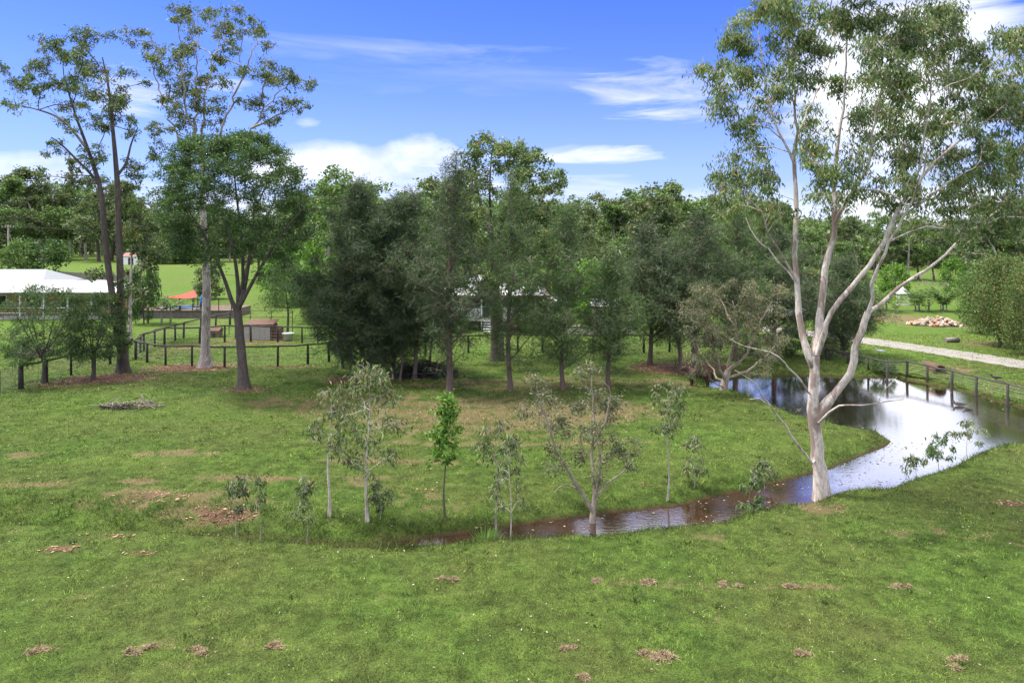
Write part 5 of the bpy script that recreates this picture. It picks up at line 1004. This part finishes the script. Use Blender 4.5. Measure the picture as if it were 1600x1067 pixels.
palm(231, 63, 455, 'slim palm beside the deck, leftmost of three', seed=1, trunkf=.6); palm(252, 62, 449, 'middle palm in front of the pool deck', seed=2, trunkf=.5); palm(266, 62.5, 444, 'tallest palm in front of the pool deck', seed=3, trunkf=.55, nf=16)
palm(1432, 73, 452, 'clumping palm left of the slender palm on the right', stems=5, seed=4, trunkf=.35, nf=11); palm(1451, 74, 443, 'slender single palm between two clumping palms', seed=5, trunkf=.62, spread=.8); palm(1473, 73, 448, 'clumping palm right of the slender palm', stems=6, seed=6, trunkf=.35, nf=11); palm(1380, 74, 455, 'clumping palm half hidden by the white gum limbs', stems=5, seed=7, trunkf=.35, nf=11); palm(1405, 72, 462, 'small bright palm in front of the gazebo', stems=2, seed=8, trunkf=.3, nf=10); palm(523, 62, 412, 'tall leafy palm inside the bright green bush', stems=3, seed=9, trunkf=.6, nf=12)
# ute behind the trees
X, Y, _ = at(1226, 0, 66); t = thing('parked_car', 'white utility truck parked behind the white gum', 'car', (X, Y, 0), .25)
MB().add([(-2.3, -.85, .45), (2.3, -.85, .45), (2.3, .85, .45), (-2.3, .85, .45), (-2.3, -.85, 1.0), (2.3, -.82, .95), (2.3, .82, .95), (-2.3, .85, 1.0)], [(3, 2, 1, 0), (4, 5, 6, 7), (0, 1, 5, 4), (1, 2, 6, 5), (2, 3, 7, 6), (3, 0, 4, 7)]).build('body', M['carpaint'], t)
cab = MB().add([(-.6, -.8, 1.0), (1.3, -.8, .97), (1.3, .8, .97), (-.6, .8, 1.0), (-.5, -.68, 1.65), (.6, -.68, 1.65), (.6, .68, 1.65), (-.5, .68, 1.65)], [(4, 5, 6, 7), (0, 1, 5, 4), (1, 2, 6, 5), (2, 3, 7, 6), (3, 0, 4, 7)]).build('cab', M['carpaint'], t)
MB().add([(-.45, -.79, 1.08), (.95, -.79, 1.08), (.52, -.712, 1.57), (-.4, -.712, 1.57)], [(0, 1, 2, 3)]).build('side_window', M['glass'], cab); MB().add([(1.26, -.7, 1.03), (1.26, .7, 1.03), (.68, .6, 1.6), (.68, -.6, 1.6)], [(0, 1, 2, 3)]).build('windscreen', M['glass'], cab)
MB().box(-2.25, -.65, -.84, -.8, 1.01, 1.25).box(-2.25, -.65, .8, .84, 1.01, 1.25).build('tray_side', M['roof_grey'], t)
for sx in (-1.4, 1.45):
    for sy in (-.86, .86):
        w = MB(); v_, f_ = tube_np(np.array([(sx, sy - .1, .34), (sx, sy + .1, .34)]), np.array([.34, .34]), 16); w.add(v_, f_, True); w.f += [tuple(range(16)), tuple(range(31, 15, -1))]; w.sm += [False, False]; wh = w.build('wheel', M['rubber'], t); v_, f_ = tube_np(np.array([(sx, sy - .11, .34), (sx, sy + .11, .34)]), np.array([.18, .18]), 12); w = MB().add(v_, f_, True); w.f += [tuple(range(12)), tuple(range(23, 11, -1))]; w.sm += [False, False]; w.build('rim', M['roof_grey'], wh)
for sy in (-.6, .6): MB().box(2.3, 2.33, sy - .15, sy + .15, .7, .88).build('headlight', M['roof_white'], t)
# distant white shed past the field
X, Y, _ = at(192, 0, 195); t = thing('shed', 'tiny white farm shed at the far edge of the left field', 'shed', (X, Y, 0)); MB().box(0, 5, 0, 4, -.1, 2.4).build('wall', M['white'], t); MB().add([(-.3, -.3, 2.41), (5.3, -.3, 2.41), (5.3, 4.3, 2.41), (-.3, 4.3, 2.41), (-.3, 2, 3.4), (5.3, 2, 3.4)], [(0, 1, 5, 4), (2, 3, 4, 5), (1, 2, 5), (3, 0, 4), (3, 2, 1, 0)]).build('roof', M['maroon'], t); MB().box(1.5, 3, -.04, -.01, 0, 2.0).build('door', M['black'], t)

# ------------------------------------------------------------------ pony and birds
def skin(name, verts, edges, radii, mat, parent, root=0, sub=2):
    me = bpy.data.meshes.new(name); me.from_pydata(verts, edges, []); o = bpy.data.objects.new(name, me); link(o); o.parent = parent
    m_ = o.modifiers.new('skin', 'SKIN'); m_.use_smooth_shade = True; sv = me.skin_vertices if len(me.skin_vertices) else None
    if sv is None:
        bpy.context.view_layer.objects.active = o; o.select_set(True); bpy.ops.mesh.customdata_skin_add(); sv = me.skin_vertices
    for k, r_ in enumerate(radii): sv[0].data[k].radius = (r_, r_) if np.isscalar(r_) else r_
    sv[0].data[root].use_root = True
    s_ = o.modifiers.new('sub', 'SUBSURF'); s_.levels = sub; s_.render_levels = sub; me.materials.append(mat); return o
b = gp(1092, 604); t = thing('pony', 'small shaggy brown pony standing at the pond corner facing left', 'pony', b, R(180) - R(18))
V = [(-.42, 0, .72), (-.15, 0, .68), (.15, 0, .68), (.38, 0, .74), (.55, 0, .88), (.68, 0, .98), (.80, 0, .93), (.95, 0, .78), (-.50, 0, .74)]; E = [(0, 1), (1, 2), (2, 3), (3, 4), (4, 5), (5, 6), (6, 7), (0, 8)]; Rr = [(.22, .22), (.23, .25), (.22, .24), (.20, .21), (.13, .17), (.10, .13), (.085, .10), (.06, .065), (.14, .15)]
for sx, root_, pts, rd in ((.36, 3, ((.36, .62), (.37, .36), (.36, .16), (.36, .06), (.40, .02)), (.10, .06, .045, .045, .05)), (-.40, 0, ((-.38, .58), (-.36, .42), (-.47, .26), (-.45, .07), (-.41, .02)), (.13, .08, .05, .045, .05))):
    for sy in (-.13, .13):
        p0 = root_
        for (x, z), r_ in zip(pts, rd): V.append((x + (.04 if sy > 0 else -.03), sy, z)); Rr.append(r_); E.append((p0, len(V) - 1)); p0 = len(V) - 1
for sy in (-.06, .06):
    V.append((.66, sy, 1.06)); Rr.append(.03); E.append((5, len(V) - 1)); V.append((.66, sy * 1.15, 1.12)); Rr.append(.012); E.append((len(V) - 2, len(V) - 1))
skin('body', V, E, Rr, M['pony'], t)
skin('mane', [(.70, 0, 1.09), (.58, 0, 1.07), (.46, 0, .98), (.34, 0, .92)], [(0, 1), (1, 2), (2, 3)], [(.03, .05), (.04, .07), (.04, .08), (.03, .05)], M['mane'], t, 1)
skin('tail', [(-.60, 0, .82), (-.68, 0, .70), (-.70, 0, .45), (-.68, 0, .25)], [(0, 1), (1, 2), (2, 3)], [.04, .06, .07, .03], M['mane'], t, 1)
def bird(label, loc, rz, mat, size, neck, legs, bill, name='bird', cat='bird'):
    t = thing(name, label, cat, loc, rz); z0 = legs; V = [(-.5, 0, z0 + .16), (-.22, 0, z0 + .16), (.05, 0, z0 + .16), (.22, 0, z0 + .2), (.30, 0, z0 + .22 + neck * .5), (.30, 0, z0 + .24 + neck), (.38, 0, z0 + .25 + neck)]; E = [(i, i + 1) for i in range(6)]
    skin('body', [tuple(c_ * size for c_ in v_) for v_ in V], E, [q * size for q in (.025, .11, .13, .09, .05, .065, .045)], mat, t, 2); MB().tube([((.40) * size, 0, (z0 + .25 + neck) * size), ((.40 + bill) * size, 0, (z0 + .22 + neck - bill * .3) * size)], [.022 * size, .006 * size], 6).build('bill', M['black'], t)
    if legs:
        for sy in (-.05, .05): MB().tube([(0, sy * size, (z0 + .1) * size), (.02 * size, sy * size, z0 * .5 * size), (0, sy * size, -.01)], .013 * size, 5).build('leg', M['black'], t)
x, y = gpt(1374, 556); bird('white wading bird on the grass behind the pond fence', (x, y, g1(x, y)), 2.9, M['feather_white'], .75, .16, .28, .22)
x, y = gpt(1498, 634, ZW); bird('dark duck swimming on the open pond', (x, y, ZW - .03), 3.0, M['feather_dark'], .75, .12, 0, .1, 'duck', 'duck')
x, y = gpt(1556, 593); bird('dark duck standing on the bank behind the pond fence', (x, y, g1(x, y)), 2.8, M['feather_dark'], .7, .14, .12, .1, 'duck', 'duck')
x, y = gpt(1512, 640, ZW); bird('second smaller duck trailing on the open pond', (x, y, ZW - .03), 2.6, M['feather_dark'], .55, .08, 0, .1, 'duck', 'duck')

# ------------------------------------------------------------------ grass, litter, weed
def blades():
    V, D = [], []
    for (y0, y1, dens, h, w) in ((11.5, 17, 760, .050, .012), (17, 24, 560, .054, .015), (24, 34, 260, .064, .023), (34, 56, 90, .080, .036)):
        A = .8 * (y1 * y1 - y0 * y0); n = int(A * dens); y = np.sqrt(rng.uniform(y0 * y0, y1 * y1, n)); x = rng.uniform(-.80, .80, n) * y
        near = (x > -12) & (y > 15) & (y < 48); k = np.ones(n, bool); d = sdf(x[near], y[near]); k[near] = d > .06; x, y = x[k], y[k]; z = gz(x, y); n = len(x)
        dr, rd, lu = masks(x, y); keep = rng.uniform(0, 1, n) > np.maximum(rd * .75, dr * .25); x, y, z, dr, rd, lu = (q[keep] for q in (x, y, z, dr, rd, lu)); n = len(x)
        clump = .75 + .5 * (np.sin(x * 3.1 + 2 * np.sin(y * 2.3)) * np.sin(y * 3.7 + x)); hh = h * rng.uniform(.5, 1.3, n) * clump; nb_ = (x > -12) & (y > 15) & (y < 48); db = np.full(n, 9.0); db[nb_] = sdf(x[nb_], y[nb_]); hh = hh * np.where(db < .7, rng.uniform(1.0, 3.2, n), 1); sl = y - np.interp(x, lip[:, 0], lip[:, 1]); hh = hh * np.where((sl > -.1) & (sl < 1.9) & (x < -2), rng.uniform(1.2, 3.0, n), 1); rank_shade = ((sl > -.05) & (sl < 1.6) & (x < -2)) | (db < .6); a = rng.uniform(0, 6.28, n); lean = rng.normal(0, .8, (n, 2)) * hh[:, None]
        p0 = np.stack([x - np.cos(a) * w / 2, y - np.sin(a) * w / 2, z - .01], -1); p1 = np.stack([x + np.cos(a) * w / 2, y + np.sin(a) * w / 2, z - .01], -1); p2 = np.stack([x + lean[:, 0], y + lean[:, 1], z + hh], -1)
        V.append(np.stack([p0, p1, p2], 1).reshape(-1, 3)); D.append(np.stack([dr, rd, lu, np.clip(rng.normal(.48, .38, n), 0, 1) * np.where(rank_shade, .4, 1)], 0))  # thick moist bank and ditch weeds; shade also painted into their tint
    nt_ = 420; ty = np.sqrt(rng.uniform(12 ** 2, 40 ** 2, nt_)); tx = rng.uniform(-.8, .8, nt_) * ty; k = sdf(tx, ty) > .1; tx, ty = tx[k], ty[k]; nt_ = len(tx)          # rank tufts and broad weeds
    m_ = 16; x = np.repeat(tx, m_) + rng.normal(0, .05, nt_ * m_); y = np.repeat(ty, m_) + rng.normal(0, .05, nt_ * m_); z = gz(x, y); n = len(x); hh = np.repeat(rng.uniform(.05, .11, nt_), m_) * rng.uniform(.5, 1.2, n); a = rng.uniform(0, 6.28, n); w = .016; lean = rng.normal(0, .55, (n, 2)) * hh[:, None]
    V.append(np.stack([np.stack([x - np.cos(a) * w, y - np.sin(a) * w, z - .01], -1), np.stack([x + np.cos(a) * w, y + np.sin(a) * w, z - .01], -1), np.stack([x + lean[:, 0], y + lean[:, 1], z + hh], -1)], 1).reshape(-1, 3)); dr, rd, lu = masks(x, y); D.append(np.stack([dr, rd, lu, np.clip(np.repeat(rng.uniform(.1, .9, nt_), m_) + rng.normal(0, .15, n), 0, 1)], 0))
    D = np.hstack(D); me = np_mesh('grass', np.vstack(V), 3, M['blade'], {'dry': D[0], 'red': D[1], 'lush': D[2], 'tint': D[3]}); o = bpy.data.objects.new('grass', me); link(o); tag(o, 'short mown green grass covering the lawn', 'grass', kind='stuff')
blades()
def scatter(name, label, cat, mat, x, y, z, L, W, flat=.12):
    n = len(x); a = rng.uniform(0, 6.28, n); ax = np.stack([np.cos(a), np.sin(a), rng.normal(0, flat, n)], -1); sd2 = unit(np.cross(ax, np.array([0, 0, 1.0]) + rng.normal(0, .3, (n, 3)))); s_ = rng.uniform(.6, 1.4, (n, 1)); p_ = np.stack([x, y, z], -1)
    q = np.stack([p_ - ax * L * s_ / 2, p_ + sd2 * W * s_ / 2, p_ + ax * L * s_ / 2, p_ - sd2 * W * s_ / 2], 1).reshape(-1, 3); o = bpy.data.objects.new(name, np_mesh(name, q, 4, mat, {'tint': rng.uniform(0, .9, n)})); link(o); tag(o, label, cat, kind='stuff')
n = 2600; y = np.sqrt(rng.uniform(12 ** 2, 44 ** 2, n)); x = rng.uniform(-.8, .8, n) * y; k = sdf(x, y) > .1; k &= rng.uniform(0, 1, n) < np.clip(1.0 - (y - 12) / 60, .2, 1); x, y = x[k], y[k]; scatter('fallen_leaves', 'pale fallen gum leaves sprinkled over the lawn', 'leaves', M['litterleaf'], x, y, gz(x, y) + .04, .05, .017)
xs, ys = [], []
for a_ in RED:
    cx, cy = gpt(a_[0], a_[1]); sx = a_[2] * cy / F; sy = (gpt(a_[0], a_[1] - a_[3])[1] - gpt(a_[0], a_[1] + a_[3])[1]) / 2; n = int(min(2200, 90 * sx * sy * 3.14) * a_[4]); a = rng.uniform(0, 6.28, n); q = np.sqrt(rng.uniform(0, 1.1, n)); xs.append(cx + sx * q * np.cos(a)); ys.append(cy + sy * q * np.sin(a))
x, y = np.concatenate(xs), np.concatenate(ys); k = sdf(x, y) > .05; x, y = x[k], y[k]; scatter('leaf_litter', 'red-brown leaf litter under the trees and on bare patches', 'litter', M['redlitter'], x, y, gz(x, y) + .03, .11, .04)
n = 9000; x = rng.uniform(-6, 30, n); y = rng.uniform(17, 40, n); d = sdf(x, y); e = np.sin(x * 1.3 + np.sin(y * 1.7)) * np.sin(y * 1.9 + x * .4); chan = (y < 24.5) & (x < 12); k = (d < -.03) & (((rng.uniform(0, 1, n) < .75) & chan & (e > -.5)) | ((d > -1.6) & (e > .1) & (y < 38)) | (chan & (x < .5)) | ((x > 9.5) & (x < 15) & (y > 23) & (y < 31) & (e > -.2) & (rng.uniform(0, 1, n) < .8))); x, y = x[k], y[k]; scatter('pond_weed', 'small floating leaves and weed specks on the water', 'weed', M['weed'], x, y, np.full(len(x), ZW + .006), .085, .055, .0)
# tufts of dried grass left by the mower
hay = [(1010, 908, .26, 'flat tuft of dried grass on the near lawn, first in the long mown row'), (1137, 910, .24, 'tallest brown tuft of dried grass in the long mown row'), (1240, 912, .2, 'twin tuft of dried grass midway along the mown row'), (1420, 910, .22, 'tuft of dried grass near the right end of the mown row'), (705, 908, .18, 'small tuft of dried grass at the left end of the mown row'), (930, 908, .13, 'tiny tuft of dried grass in the mown row'),
       (1043, 1023, .22, 'darkest upright tuft of dried grass near the bottom edge'), (1012, 1018, .2, 'pale flat tuft beside the darkest tuft near the bottom edge'), (884, 1017, .13, 'small tan tuft of dried grass near the bottom centre'), (915, 1058, .11, 'lowest tan tuft of dried grass at the bottom edge'), (1497, 1026, .22, 'wide tan tuft of dried grass at the lower right'), (66, 1016, .28, 'wide brown tuft of dried grass at the lower left'), (215, 1020, .24, 'brown tuft of dried grass in the lower left row, second from the left'), (310, 1020, .2, 'brown tuft of dried grass in the lower left row, third from the left'), (430, 1018, .18, 'brown tuft of dried grass in the lower left row, rightmost'), (1250, 1015, .12, 'small tan tuft of dried grass right of the bottom centre')]
for k, (x, y, s_, lb) in enumerate(hay):
    c = gp(x, y); s_ *= .75; n = 420; r = np.random.default_rng(300 + k); lob_ = r.integers(0, 4, n); lx, ly, ls = r.normal(0, s_ * .9, 4), r.normal(0, s_ * .35, 4), r.uniform(.25, .7, 4) * s_; a, q = r.uniform(0, 6.28, n), np.abs(r.normal(0, .6, n)); p_ = np.stack([lx[lob_] + ls[lob_] * 1.4 * q * np.cos(a), ly[lob_] + ls[lob_] * q * np.sin(a), ls[lob_] * .5 * np.clip(1 - q, 0.05, 1) * r.uniform(.2, 1, n) + .015], -1); ax = unit(r.normal(0, 1, (n, 3)) * [1, 1, .5]) * .075; sd2 = unit(np.cross(ax, r.normal(0, 1, (n, 3)))) * .006
    me = np_mesh('dried_grass', np.stack([p_ - ax, p_ + sd2, p_ + ax, p_ - sd2], 1).reshape(-1, 3), 4, M['drygrass']); o = bpy.data.objects.new('dried_grass', me); link(o); o.location = c; tag(o, lb, 'grass tuft', 'tufts of dried grass left on the lawn')
# rushes at the end of the channel
c = gp(760, 824); n = 160; r = np.random.default_rng(9); a = r.uniform(0, 6.28, n); q = r.uniform(0, .25, n); h_ = r.uniform(.25, .6, n); p_ = np.stack([q * np.cos(a), q * np.sin(a), np.full(n, -.05)], -1); tip = p_ + np.stack([np.cos(a) * h_ * .6, np.sin(a) * h_ * .6, h_], -1); sd2 = np.stack([-np.sin(a), np.cos(a), a * 0], -1) * .012; md = (p_ + tip) / 2 + np.array([0, 0, .06])
o = bpy.data.objects.new('rush_tuft', np_mesh('rush_tuft', np.stack([p_, md + sd2, tip, md - sd2], 1).reshape(-1, 3), 4, M['bright'], {'tint': r.uniform(.1, .8, n)})); link(o); o.location = c; tag(o, 'green spiky rush tuft at the muddy end of the channel', 'rush')
